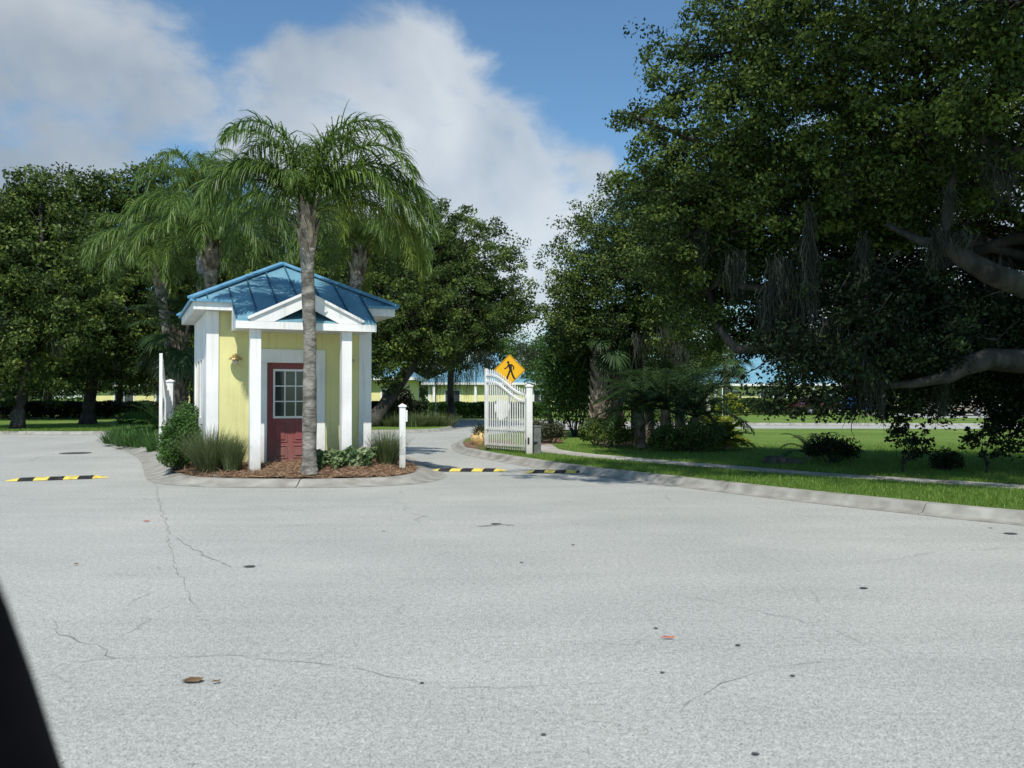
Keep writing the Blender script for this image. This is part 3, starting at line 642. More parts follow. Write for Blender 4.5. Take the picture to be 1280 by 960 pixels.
x, y = G(1046, 582, .13); shrub('clipped_shrub', 'wide low clipped dark shrub on the shaded lawn beside the small palm', (x, 18.2, .13), (.62, .4, .42), 'oak_dark', 5000, .05, lump=24)
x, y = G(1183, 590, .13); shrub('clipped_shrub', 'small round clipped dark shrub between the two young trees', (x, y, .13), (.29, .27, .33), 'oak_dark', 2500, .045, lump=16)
x, y = G(1022, 578, .13); cycad('small fan shaped young palm on the lawn edge in oak shade', (x, 19.3, .13), .52, dm, 18, 'young_palm', 'palm', .15)
def sapling(label, px, py, H, seed):
    x, y = G(px, py, .13); rr = np.random.RandomState(seed)
    lob = [(x+rr.normal(0, .16), y+rr.normal(0, .16), .13+H*(.45+.12*i), .17+.07*(3-abs(i-1.2))) for i in range(5)]
    return tree('young_tree', label, 'young tree', (x, y, .13), (x, y, .13+H*.3), [(a, b2, c, r, r, r*.6) for a, b2, c, r in lob], .022, .085, 14, .12, 14, 'oak_dark', seed=seed, twig=.6)
sapling('young tree with spreading dark crown on the lawn, left of the clipped round shrub', 1128, 592, 1.05, 3)
sapling('young tree with dark crown at the far right of the lawn', 1232, 592, .98, 7)
# rock
def rock(name, label, c, s, mat, cat='rock'):
    mb = MB(); n = 14; vs = []; m_ = 9
    for i in range(m_):
        ph = PI*i/(m_-1)
        for k in range(n):
            th = 2*PI*k/n; d = np.array([math.sin(ph)*math.cos(th), math.sin(ph)*math.sin(th), math.cos(ph)])
            r_ = 1+.3*noise.noise(Vector(d*1.8+np.array([c[0], c[1], 0]))); vs.append(d*r_*np.array(s))
    mb.add(vs, [(i*n+k, (i+1)*n+k, (i+1)*n+(k+1) % n, i*n+(k+1) % n) for i in range(m_-1) for k in range(n)])
    o = mb.build(name, M[mat], smooth=True, loc=tuple(c)); tag(o, label, cat); return o
x, y = G(972, 580, .13); rock('boulder', 'flat brown rock on the shaded lawn left of the young palm', (x, y, .17), (.33, .22, .13), 'rock')
x, y = G(992, 581, .13); rock('boulder', 'smaller dark rock leaning against the flat brown one', (x, y+.1, .16), (.24, .18, .11), 'rock')
t_pot = thing('boulder_planter', 'ochre stone with a small spiky plant at the end of the gate', 'planter', (*G(600, 556, .13), .14))
rr_ = rock('stone', None, (0, 0, .16), (.27, .2, .24), 'ceramic', None); rr_.parent = t_pot
for k in ('label', 'category'):
    if k in rr_: del rr_[k]
V = strips(np.tile([0, 0, .3], (120, 1))+rs.normal(0, .08, (120, 3)), np.stack([rs.normal(0, .7, 120), rs.normal(0, .7, 120), np.ones(120)], 1), np.full(120, .3), np.full(120, .03), np.full(120, .7), 3)
link('plant', quads_mesh('plant', V, M['red'], np.tile(rs.rand(120), 3)), t_pot)

# grass blades on verges (stuff)
def blades(name, pts, h, w, mat='blade'):
    n = len(pts); P0 = np.array(pts); D = np.stack([rs.normal(0, .35, n), rs.normal(0, .35, n), np.ones(n)], 1)
    V = strips(P0, D, h*rs.uniform(.5, 1.3, n), w*rs.uniform(.7, 1.3, n), np.full(n, .6), 2); o = link(name, quads_mesh(name, V, M[mat], np.tile(np.clip(.45+.24*rs.randn(n), 0, 1), 2)))
    o['kind'] = 'stuff'; return o
pts = []
pathpoly = [tuple(p) for p in pl]+[tuple(p) for p in pr[::-1]]
x = rs.uniform(-1, 15, 560000); y = rs.uniform(6.5, 27, 560000)
k = (rs.rand(560000) > (y-15)/12) & (x < y*.62); x, y = x[k], y[k]
k = inside(x, y, verge_poly) & ~inside(x, y, pathpoly) & ~inside(x, y, pe); x, y = x[k][:130000], y[k][:130000]
pts = np.stack([x, y, np.full(len(x), .125)], 1)
o = blades('grass', pts, .065, .007); tag(o, 'short green grass along the right kerb and footpath', 'grass')
pts = []
while len(pts) < 26000:
    y = random.uniform(36, 44); x = random.uniform(-24, -13)
    pts.append((x, y, .125))
o = blades('grass', pts, .09, .02); tag(o, 'green grass of the far left verge under the oaks', 'grass')
# pine straw
pts = []
for _ in range(26000):
    x = random.uniform(-7.3, -1.4); y = random.uniform(15.1, 18.2)
    if inpoly(x, y, isl): pts.append((x, y, mound(x, y)+.012+.02*random.random()+.03*noise.noise((x*2.5, y*2.5, 0))))
P0 = np.array(pts); n = len(P0); D = np.stack([rs.normal(0, 1, n), rs.normal(0, 1, n), rs.normal(.12, .22, n)], 1)
V = strips(P0, D, rs.uniform(.06, .18, n), np.full(n, .007), np.full(n, .2), 2)
o = link('pine_straw', quads_mesh('pine_straw', V, M['straw'], np.tile(rs.rand(n), 2))); tag(o, 'orange brown pine straw mulch around the booth', 'mulch', kind='stuff')
pts = []
for _ in range(9000):
    x = random.uniform(-14, -6.5); y = random.uniform(18, 30)
    if inpoly(x, y, isl):
        d = min(np.hypot(x-a[0], y-a[1]) for a in Ik[::2])
        if d < .9: pts.append((x, y, .105))
P0 = np.array(pts); n = len(P0); D = np.stack([rs.normal(0, 1, n), rs.normal(0, 1, n), rs.normal(.15, .25, n)], 1)
o = link('pine_straw', quads_mesh('pine_straw', strips(P0, D, rs.uniform(.1, .25, n), np.full(n, .016), np.full(n, .2), 2), M['straw'], np.tile(rs.rand(n), 2))); tag(o, 'pine straw along the left edge of the island', 'mulch', kind='stuff')
# fallen leaves
def fallen(label, px, py, Ls, w, rz, mat):
    x, y = G(px, py); mb = MB(); z = .012
    mb.add([(-Ls/2, 0, z), (-Ls*.15, w/2, z+.008), (Ls*.3, w*.4, z+.004), (Ls/2, 0, z+.012), (Ls*.3, -w*.4, z), (-Ls*.15, -w/2, z+.003), (0, 0, z+.006)], [(0, 6, 1), (1, 6, 2), (2, 6, 3), (3, 6, 4), (4, 6, 5), (5, 6, 0)])
    o = mb.build('fallen_leaf', mat, loc=(x, y, 0)); o.rotation_euler = (0, 0, rz); tag(o, label, 'leaf')
mbrown = noisy('brown_leaf', (.09, .055, .025), (.2, .13, .06), 20, .8, 0); mred = noisy('red_leaf', (.35, .06, .03), (.5, .14, .07), 20, .7, 0)
fallen('brown dry leaf lying on the asphalt at lower left', 243, 851, .12, .07, .1, mbrown)
fallen('small dry scrap on the asphalt right of the brown leaf', 272, 853, .05, .02, .4, mbrown)
fallen('thin red leaf stalk on the asphalt right of the centre', 834, 798, .10, .02, -.1, mred)
fallen('small red brown leaf on the left lane near the joint', 184, 652, .09, .05, .3, mred)
fallen('small brown leaf beside the long crack', 97, 706, .05, .03, .3, mbrown)

# ------------------------------------------------------------------ the booth
AL = R(23.5)
bt = thing('gatehouse', 'small yellow guard booth with blue metal roof, white columns and red door', 'guard booth', (-4.82, 18.6, 0), AL)
ox, oy = 1.94, 1.95          # local origin
def X_(t): return t-ox
def Y_(y): return y-oy
zE, SL, W_, D_ = 3.29, .51, 3.88, 3.90
zT = zE+SL*W_/2
w0, w1, yw0, yw1 = .33, 3.40, .36, 3.52
zc = 3.12
# walls (front wall with doorway)
dx0, dx1, dtop = 1.40, 2.31, 2.17
mb = MB(); th = .14
mb.box(X_(w0), X_(dx0), Y_(yw0), Y_(yw0)+th, 0, zc); mb.box(X_(dx1), X_(w1), Y_(yw0), Y_(yw0)+th, 0, zc); mb.box(X_(dx0), X_(dx1), Y_(yw0), Y_(yw0)+th, dtop, zc)
mb.box(X_(w0), X_(w0)+th, Y_(yw0)+th, Y_(yw1)-th, 0, zc); mb.box(X_(w1)-th, X_(w1), Y_(yw0)+th, Y_(yw1)-th, 0, zc); mb.box(X_(w0), X_(w1), Y_(yw1)-th, Y_(yw1), 0, zc)
mb.build('wall', M['yellow'], bt)
mb = MB(); mb.box(X_(w0)+.02, X_(w1)-.02, Y_(yw0)-1.0, Y_(yw1)-.2, .0, .135); mb.build('slab', M['concrete'], bt)
# corner boards
for (a, b2, c_, d_) in ((w0-.03, w0+.19, yw0-.03, yw0+.9), (w1-.22, w1+.03, yw0-.03, yw0+.24), (w0-.03, w0+.24, yw1-.24, yw1+.03), (w1-.24, w1+.03, yw1-.24, yw1+.03)):
    mb = MB(); mb.box(X_(a), X_(b2), Y_(c_), Y_(d_), 0.02, zc-.004); mb.build('corner_board', M['white'], bt, bevel=.006)
# ceiling / soffit, fascia
mb = MB(); mb.box(X_(.09), X_(W_-.09), Y_(.09), Y_(D_-.09), zc, zc+.03); mb.build('soffit', M['soffit'], bt)
mb = MB(); f = .05
mb.box(X_(f), X_(.72), Y_(f), Y_(f+.04), zc-.01, zE-.012); mb.box(X_(3.21), X_(W_-f), Y_(f), Y_(f+.04), zc-.01, zE-.012)
mb.box(X_(f), X_(W_-f), Y_(D_-f-.04), Y_(D_-f), zc-.01, zE-.012)
mb.box(X_(f), X_(f+.04), Y_(f+.042), Y_(D_-f-.042), zc-.01, zE-.012); mb.box(X_(W_-f-.04), X_(W_-f), Y_(f+.042), Y_(D_-f-.042), zc-.01, zE-.012)
mb.build('fascia', M['white'], bt, bevel=.004)
# pyramid roof
C4 = [(X_(0), Y_(0), zE), (X_(W_), Y_(0), zE), (X_(W_), Y_(D_), zE), (X_(0), Y_(D_), zE)]; AP = (X_(W_/2), Y_(D_/2), zT)
mb = MB(); th = .03
lo = [(a, b2, c-th) for a, b2, c in C4]; apl = (AP[0], AP[1], AP[2]-th)
mb.add(C4+[AP]+lo+[apl], [(0, 1, 4), (1, 2, 4), (2, 3, 4), (3, 0, 4), (6, 5, 9), (7, 6, 9), (8, 7, 9), (5, 8, 9), (0, 5, 6, 1), (1, 6, 7, 2), (2, 7, 8, 3), (3, 8, 5, 0)])
roof = mb.build('roof', M['roof'], bt)
px0, px1, pe_ = .70, 3.23, .78
zP = zE-SL*pe_
mb = MB(); a = [(X_(px0), Y_(-pe_), zP), (X_(px1), Y_(-pe_), zP), (X_(px1), Y_(.001), zE+.001), (X_(px0), Y_(.001), zE+.001)]
mb.prism([(p[0], p[1], p[2]-.03) for p in a], (0, 0, .03)); mb.build('porch_roof', M['roof'], bt)
# seams (one mesh per roof, pattern of the roof)
mb = MB()
def seamline(t):
    yb = -pe_ if px0 < t < px1 else 0; yt = min(t, W_-t)
    mb.bar((X_(t), Y_(yb+.005), zE+SL*yb+.012), (X_(t), Y_(yt), zE+SL*yt+.012), .022, .045)
for t in (.29, .715, 1.10, 1.52, 1.95, 2.38, 2.80, 3.215, 3.6): seamline(t)
for t in np.arange(.3, 3.8, .43):
    yt = min(t, W_-t)
    mb.bar((X_(0), Y_(t), zE+.012), (X_(yt), Y_(t), zE+SL*yt+.012), .022, .045)
    mb.bar((X_(W_), Y_(t), zE+.012), (X_(W_-yt), Y_(t), zE+SL*yt+.012), .022, .045)
    mb.bar((X_(t), Y_(D_), zE+.012), (X_(t), Y_(D_-yt), zE+SL*yt+.012), .022, .045)
mb.build('seam', M['seam'], roof)
mb = MB()
for p in C4:
    a = np.array(p)+np.array([0, 0, .03]); b2 = np.array(AP)+np.array([0, 0, .045]); mb.bar(a, b2, .17, .05)
mb.build('ridge_cap', M['roofcap'], roof, bevel=.01)
mb = MB()   # drip edge
for a, b2 in ((C4[0], (X_(px0), Y_(0), zE)), ((X_(px1), Y_(0), zE), C4[1]), (C4[1], C4[2]), (C4[2], C4[3]), (C4[3], C4[0])):
    mb.bar(np.array(a)+np.array([0, 0, -.012]), np.array(b2)+np.array([0, 0, -.012]), .02, .05)
mb.build('drip_edge', M['roofcap'], roof)
# porch frame: beam, ceiling, rakes of the little pediment
zb = 2.735
mb = MB()
mb.box(X_(px0+.02), X_(px1-.02), Y_(-pe_+.02), Y_(-pe_+.07), zb, zP-.032)
mb.prism([(X_(px0+.02), Y_(-pe_+.072), zb), (X_(px0+.02), Y_(.088), zb), (X_(px0+.02), Y_(.088), zE-.05), (X_(px0+.02), Y_(-pe_+.072), zP-.04)], (.04, 0, 0))
mb.prism([(X_(px1-.06), Y_(-pe_+.072), zb), (X_(px1-.06), Y_(.088), zb), (X_(px1-.06), Y_(.088), zE-.05), (X_(px1-.06), Y_(-pe_+.072), zP-.04)], (.04, 0, 0))
mb.build('porch_beam', M['white'], bt, bevel=.004)
mb = MB(); mb.box(X_(px0+.065), X_(px1-.065), Y_(-pe_+.075), Y_(yw0-.002), zb+.01, zb+.04); mb.build('porch_ceiling', M['soffit'], bt)
ga, gb, gz = .93, 2.96, zP+.50; gm_ = (ga+gb)/2
mb = MB(); yy = -pe_-.02
for s, e0 in ((1, ga), (-1, gb)):
    # rake board as a slanted band
    t0 = e0; z0_ = zP-.03
    pts = [(X_(t0), Y_(yy), z0_-.0), (X_(t0+s*.43), Y_(yy), z0_), (X_(gm_), Y_(yy), gz-.235), (X_(gm_), Y_(yy), gz), (X_(t0+s*.02), Y_(yy), z0_+.045)]
    if s < 0: pts = pts[::-1]
    mb.prism(pts, (0, .045, 0))
    a = np.array((X_(t0-s*.03), Y_(yy-.015), z0_+.045)); b2 = np.array((X_(gm_), Y_(yy-.015), gz+.018)); mb.bar(a, b2, .05, .05)
mb.box(X_(px0+.0), X_(px1-.0), Y_(yy-.012), Y_(yy+.035), zb-.01, zP-.035)
mb.build('pediment', M['white'], bt, bevel=.004)
mb = MB()   # pediment's own little roof running back into the slope
yb = (gz-zE)/SL
for s, e0 in ((1, ga), (-1, gb)):
    mb.add([(X_(e0-s*.03), Y_(yy-.03), zP-.002+.02), (X_(gm_), Y_(yy-.03), gz+.04), (X_(gm_), Y_(yb), gz+.04), (X_(e0-s*.03), Y_(-pe_+.05), zP+.03)], [(0, 1, 2, 3) if s > 0 else (3, 2, 1, 0)])
mb.build('pediment_roof', M['roof'], bt)
# porch columns
for t in (1.055, 2.70):
    mb = MB(); mb.box(X_(t)-.095, X_(t)+.095, Y_(-.60)-.095, Y_(-.60)+.095, .03, zb-.002)
    mb.build('column', M['white'], bt, bevel=.006)
# door trim
mb = MB(); ty = yw0-.035
mb.box(X_(dx0-.20), X_(dx0), Y_(ty), Y_(yw0+.10), .13, dtop+.0); mb.box(X_(dx1), X_(dx1+.20), Y_(ty), Y_(yw0+.10), .13, dtop)
mb.box(X_(dx0-.20), X_(dx1+.20), Y_(ty), Y_(yw0+.10), dtop+.001, dtop+.26); mb.build('door_trim', M['white'], bt, bevel=.005)
dy = Y_(yw0+.10)
mb = MB(); zb0 = .15
def dbox(a, b2, c, d, e=0): mb.box(X_(a), X_(b2), dy-e, dy+.045, c, d)
wx0, wx1, wz0, wz1 = dx0+.15, dx1-.15, 1.13, 2.02
dbox(dx0, wx0, zb0, dtop); dbox(wx1, dx1, zb0, dtop); dbox(wx0, wx1, wz1, dtop); dbox(wx0, wx1, zb0, wz0)
door = mb.build('door', M['doorred'], bt)
mb = MB()
for (a, b2) in ((dx0+.13, (dx0+dx1)/2-.05), ((dx0+dx1)/2+.05, dx1-.13)):
    for (c, d) in ((.33, .58), (.64, 1.03)):
        for q in ((a, b2, c, c+.02), (a, b2, d-.02, d), (a, a+.02, c+.021, d-.021), (b2-.02, b2, c+.021, d-.021)): mb.box(X_(q[0]), X_(q[1]), dy-.012, dy-.001, q[2], q[3])
        mb.box(X_(a+.05), X_(b2-.05), dy-.016, dy-.0005, c+.05, d-.05)
mb.build('panel', M['doorred'], door, bevel=.004)
mb = MB(); fy0, fy1 = dy-.022, dy+.05
mb.box(X_(wx0-.02), X_(wx1+.02), fy0, dy-.001, wz0-.03, wz0+.012); mb.box(X_(wx0-.02), X_(wx1+.02), fy0, dy-.001, wz1-.012, wz1+.03)
mb.box(X_(wx0-.02), X_(wx0+.015), fy0, dy-.001, wz0+.013, wz1-.013); mb.box(X_(wx1-.015), X_(wx1+.02), fy0, dy-.001, wz0+.013, wz1-.013)
for i in (1, 2):
    xx = wx0+(wx1-wx0)*i/3; mb.box(X_(xx)-.011, X_(xx)+.011, dy-.012, dy+.018, wz0+.013, wz1-.013)
    zz = wz0+(wz1-wz0)*i/3; mb.box(X_(wx0+.016), X_(wx1-.016), dy-.010, dy+.016, zz-.011, zz+.011)
mb.build('window_frame', M['white'], door)
mb = MB(); mb.box(X_(wx0), X_(wx1), dy+.019, dy+.026, wz0, wz1); mb.build('pane', M['glass'], door)
mb = MB(); mb.tube([(X_(dx1-.07), dy, 1.0), (X_(dx1-.07), dy-.04, 1.0), (X_(dx1-.07), dy-.06, 1.0)], [.014, .014, .03], 12); mb.build('knob', M['brass'], door, smooth=True)
mb = MB(); mb.box(X_(dx0-.05), X_(dx1+.05), Y_(ty-.02), Y_(yw0+.1), .136, .149); mb.build('threshold', M['concrete'], bt)
# wall lanterns
for t in (.81, 2.93):
    cz = 2.26; c0 = np.array([X_(t), Y_(yw0)-.002, cz])
    mb = MB(); mb.box(c0[0]-.045, c0[0]+.045, c0[1]-.02, c0[1], cz-.09, cz+.05)
    mb.tube([c0+np.array([0, -.02, .0]), c0+np.array([0, -.09, .05]), c0+np.array([0, -.15, .04])], [.012, .012, .012], 8)
    mb.lathe(c0+np.array([0, -.14, -.03]), [(.13, -.02), (.12, .0), (.07, .04), (.02, .075), (.012, .10)], 14)
    lamp = mb.build('wall_lamp', M['brass'], bt)
    mb = MB(); mb.lathe(c0+np.array([0, -.14, -.03]), [(.025, -.12), (.055, -.09), (.06, -.03), (.05, -.022)], 12); mb.build('globe', M['lampglass'], lamp, smooth=True)
# side window, left wall
mb = MB(); x0 = X_(w0)
mb.box(x0-.035, x0-.001, Y_(1.262), Y_(3.27), .03, 1.10); mb.box(x0-.035, x0-.001, Y_(1.262), Y_(3.27), 2.25, 3.1)
for a in (1.263, 1.84, 2.58): mb.box(x0-.035, x0-.001, Y_(a), Y_(a+.12), 1.101, 2.249)
mb.build('window', M['white'], bt)
mb = MB(); mb.box(x0-.012, x0-.002, Y_(1.383), Y_(1.84), 1.1, 2.25); mb.box(x0-.012, x0-.002, Y_(1.96), Y_(2.58), 1.1, 2.25); mb.build('pane', M['glass'], bt.children[-1])

# ------------------------------------------------------------------ bollard, gates, sign, humps
x, y = G(503, 592, .05)
t = thing('bollard', 'slim square white post with pyramid cap at the right tip of the booth island', 'post', (x, y, .06), R(12))
mb = MB(); mb.box(-.058, .058, -.058, .058, 0, 1.26); mb.build('post', M['white'], t, bevel=.006)
mb = MB(); mb.add([(-.075, -.075, 1.261), (.075, -.075, 1.261), (.075, .075, 1.261), (-.075, .075, 1.261), (-.075, -.075, 1.285), (.075, -.075, 1.285), (.075, .075, 1.285), (-.075, .075, 1.285), (0, 0, 1.33)], [(3, 2, 1, 0), (0, 1, 5, 4), (1, 2, 6, 5), (2, 3, 7, 6), (3, 0, 4, 7), (4, 5, 8), (5, 6, 8), (6, 7, 8), (7, 4, 8)]); mb.build('cap', M['white'], t)
mb = MB(); mb.box(.059, .095, -.04, .04, .98, 1.2); mb.build('sensor_box', M['white'], t, bevel=.005)

def gate(label, hinge, ang, z0, L_=1.78, hh=1.34, hf=1.78, nb=17, plabel='', flip=1):
    t = thing('swing_gate', label, 'gate', (hinge[0], hinge[1], z0), ang)
    def top(u): u = u/L_; s = .5-.5*math.cos(PI*min(1, max(0, (u-.05)/.85))); return hh+(hf-hh)*s
    mb = MB(); mb.box(.06, .11, -.028, .028, .12, hh-.10); mb.build('stile', M['white'], t, bevel=.004)
    mb = MB(); mb.box(L_-.04, L_+.02, -.032, .032, .12, hf+.04); mb.build('stile', M['white'], t, bevel=.004)
    mb = MB()
    mb.bar((.08, 0, .16), (L_, 0, .16), .045, .05); mb.bar((.08, 0, .55), (L_, 0, .55), .045, .045)
    for dz in (-.13, -.30):
        n = 16; us = np.linspace(.08, L_, n)
        for a, b2 in zip(us[:-1], us[1:]): mb.bar((a, 0, top(a)+dz), (b2+.002, 0, top(b2)+dz), .045, .045)
    mb.build('rail', M['white'], t)
    for i in range(nb):
        u = .16+(L_-.26)*i/(nb-1); mb = MB(); mb.box(u-.011, u+.011, -.011, .011, .06, top(u)-.02)
        mb.add([(u-.011, -.011, top(u)-.02), (u+.011, -.011, top(u)-.02), (u+.011, .011, top(u)-.02), (u-.011, .011, top(u)-.02), (u, 0, top(u)+.03)], [(0, 1, 4), (1, 2, 4), (2, 3, 4), (3, 0, 4)])
        mb.build('picket', M['white'], t)
    mb = MB(); n = 22; uc, zc_ = L_*.62, 1.05
    o_ = [(uc+.30*math.cos(2*PI*k/n)*(1+.12*math.sin(3*2*PI*k/n)), -.026, zc_+.26*math.sin(2*PI*k/n)*(1+.15*math.cos(5*2*PI*k/n))) for k in range(n)]
    mb.prism(o_, (0, .012, 0)); mb.build('ornament_plate', M['white'], t)
    return t
hx, hy = .40, 21.5
ge = P(608, 556, 22.9)
gate('white picket swing gate standing open on the right verge beside the yellow diamond sign', (hx, hy), math.atan2(ge[1]-hy, ge[0]-hx), .15, L_=1.78, hh=1.55, hf=2.06)
def gpost(label, x, y, z0, H):
    t = thing('gate_post', label, 'post', (x, y, z0), R(8))
    mb = MB(); mb.box(-.075, .075, -.075, .075, 0, H); mb.build('post', M['white'], t, bevel=.006)
    mb = MB(); mb.add([(-.095, -.095, H+.001), (.095, -.095, H+.001), (.095, .095, H+.001), (-.095, .095, H+.001), (-.095, -.095, H+.03), (.095, -.095, H+.03), (.095, .095, H+.03), (-.095, .095, H+.03), (0, 0, H+.07)], [(3, 2, 1, 0), (0, 1, 5, 4), (1, 2, 6, 5), (2, 3, 7, 6), (3, 0, 4, 7), (4, 5, 8), (5, 6, 8), (6, 7, 8), (7, 4, 8)]); mb.build('cap', M['white'], t)
    for z in (.32, H-.22):
        mb = MB(); mb.tube([(-.075, -.03, z-.05), (-.075, -.03, z+.05)], .02, 8); mb.build('hinge', M['black'] if z < .5 else M['white'], t)
gpost('white square gate post right of the open picket gate, grey box at its foot', hx+.01, hy-.08, .12, 1.64)
t = thing('gate_operator', 'dark grey gate motor box on the verge behind the right gate post', 'gate motor', (hx+.20, hy+.05, .12), R(10))
mb = MB(); mb.box(-.09, .09, -.1, .1, 0, .66); mb.build('housing', M['gray'], t, bevel=.015)
mb = MB(); mb.box(-.10, .10, -.11, .11, .661, .70); mb.build('lid', M['gray'], t, bevel=.01)
mb = MB(); mb.box(-.26, -.20, -.17, -.11, .25, .42); mb.bar((-.23, -.14, .3), (0, -.102, .3), .03, .03); mb.build('arm', M['black'], t)
lx, ly = -8.0, 20.5
gate('white picket swing gate seen edge on, left of the booth', (lx, ly), math.atan2(18.8-ly, P(201, 0, 18.8)[0]-lx), .30, L_=1.78, nb=17, hh=1.58, hf=2.10)
gpost('white square gate post left of the booth, half hidden by shrubs', lx+.06, ly+.1, .10, 1.76)

# pedestrian warning sign
x, y, zz = P(637, 462.5, 30.0)
t = thing('warning_sign', 'orange yellow diamond pedestrian crossing sign on a steel post behind the gate', 'road sign', (x, y, .12), R(2))
mb = MB(); mb.bar((0, .03, 0), (0, .03, zz-.12+.35), .05, .035, up=(0, 1, 0)); mb.build('post', M['steel'], t)
cz = zz-.12; h = .54
def rdia(h, r, y0):
    pts = []
    for k in range(4):
        a = PI/2*k; c = np.array([math.cos(a), math.sin(a)])*(h-r*math.sqrt(2))
        for q in (-1, -.5, 0, .5, 1): b2 = a+q*PI/4; pts.append((c[0]+r*math.cos(b2), y0, cz+c[1]+r*math.sin(b2)))
    return pts
mb = MB(); mb.prism(rdia(h, .05, 0), (0, .006, 0)); plate = mb.build('sign_plate', M['signyellow'], t)
mb = MB(); o_ = rdia(h-.022, .04, -.002); i_ = rdia(h-.042, .035, -.002); n = len(o_); mb.add(o_+i_, [(k, (k+1) % n, n+(k+1) % n, n+k) for k in range(n)]); mb.build('border', M['signblack'], plate)
mb = MB()
def pf(pts): mb.add([(a*.01, -.003, cz+b2*.01) for a, b2 in pts], [tuple(range(len(pts)))])
n = 14; pf([(-5+4.2*math.cos(2*PI*k/n), 26+4.6*math.sin(2*PI*k/n)) for k in range(n)])
pf([(-6, 21), (-1, 21.5), (5, 19), (8, 10), (8, -2), (-1, -2), (-3, 8), (-6, 14)])       # torso
mb2 = mb
def limb(pts, w):
    for (a, b2), (c, d) in zip(pts[:-1], pts[1:]):
        v = np.array([c-a, d-b2]); v = v/np.linalg.norm(v); nn = np.array([-v[1], v[0]])*w/2
        k = getattr(limb, 'k', 0)+1; limb.k = k
        mb.add([(q[0]*.01, -.003-.0004*k, cz+q[1]*.01) for q in ((a+nn[0], b2+nn[1]), (c+nn[0], d+nn[1]), (c-nn[0], d-nn[1]), (a-nn[0], b2-nn[1]))], [(0, 1, 2, 3)])
limb([(-4, 18), (-9, 8), (-18, 4)], 4)
limb([(5, 19), (14, 11), (13, 1)], 4.2)
limb([(2, 0), (-4, -15), (-10, -30)], 6); limb([(-10, -29), (-5, -30.5)], 3.4)
limb([(5, 0), (9, -14), (16, -29)], 6); limb([(15, -29), (20, -29)], 3.4)
mb.build('pedestrian_symbol', M['signblack'], plate)

# speed humps (each a strip of rubber blocks)
def hump(label, a, b2, first='y', nseg=7, width=.32):
    a = np.array(a); b2 = np.array(b2); L_ = np.linalg.norm(b2-a); ang = math.atan2(b2[1]-a[1], b2[0]-a[0])
    t = thing('speed_hump', label, 'speed hump', (a[0], a[1], 0), ang, None)
    body = L_/nseg; tip = body
    prof = [(-.5, .006), (-.42, .022), (-.2, .05), (0, .056), (.2, .05), (.42, .022), (.5, .006)]
    for i in range(nseg):
        mb = MB(); x0 = 0 if i == 0 else tip+(i-1)*body; x1 = tip if i == 0 else (L_ if i == nseg-1 else tip+i*body)
        y0 = rs.normal(0, .004)
        f0 = .25 if i == 0 else 1; f1 = .25 if i == nseg-1 else 1
        sh = .05
        A = [(x0+(.004)+sh*p*2*(1 if 0 < i else 0), y0+p*width*f0, z*f0+.002) for p, z in prof]; B = [(x1-.004+sh*p*2*(1 if i < nseg-1 else 0), y0+p*width*f1, z*f1+.002) for p, z in prof]
        n = len(prof); mb.add(A+B+[(A[0][0], A[0][1], .001), (A[-1][0], A[-1][1], .001), (B[0][0], B[0][1], .001), (B[-1][0], B[-1][1], .001)],
                              [(k, n+k, n+k+1, k+1) for k in range(n-1)]+[tuple(range(n))+(2*n+1, 2*n), tuple(range(2*n-1, n-1, -1))+(2*n+2, 2*n+3)])
        yl = i in (0, nseg-1) or i % 2 == (0 if first == 'y' else 1)
        mb.build('block', M['bumpyellow'] if yl else M['black'], t)
hump('striped yellow and black speed hump across the left lane', G(8, 601.5), G(137, 597), nseg=7, first='y')
hump('striped speed hump in the right lane, nearer the white bollard', G(538, 588.5), G(634, 588.8), nseg=7, width=.4)
hump('striped speed hump in the right lane, beside the right kerb', G(656, 590.5), G(749, 591.0), nseg=7, width=.4)

# poles and signs in the distance
def pole(name, label, px, Y, ztop, r, mat, cat='pole'):
    X = (px-640)/F*Y; mb = MB(); mb.lathe((0, 0, 0), [(r*1.6, 0), (r*1.6, .05), (r, .07), (r*.85, ztop), (r*.4, ztop+.02)], 10)
    o = mb.build(name, mat, loc=(X, Y, .12)); tag(o, label, cat); return o
pole('steel_pole', 'thin grey pole standing among the moss behind the planted island', 544.5, 52.5, 2.0, .035, M['steel'])
pole('marker_pole', 'thin white pole standing before the yellow villa on the right', 903, 58, 2.0, .03, M['white'])
X, Y = (29.5-640)/F*50, 50
t = thing('yield_sign', 'inverted triangular road sign seen from behind at the far left verge', 'road sign', (X, Y, .12))
mb = MB(); mb.bar((0, .03, 0), (0, .03, 2.0), .05, .04, up=(0, 1, 0)); mb.build('post', M['steel'], t)
mb = MB(); mb.prism([(-.24, 0, 2.1), (.24, 0, 2.1), (.26, 0, 2.07), (.02, 0, 1.64), (-.02, 0, 1.64), (-.26, 0, 2.07)][::-1], (0, .006, 0)); mb.build('sign_plate', M['steel'], t)

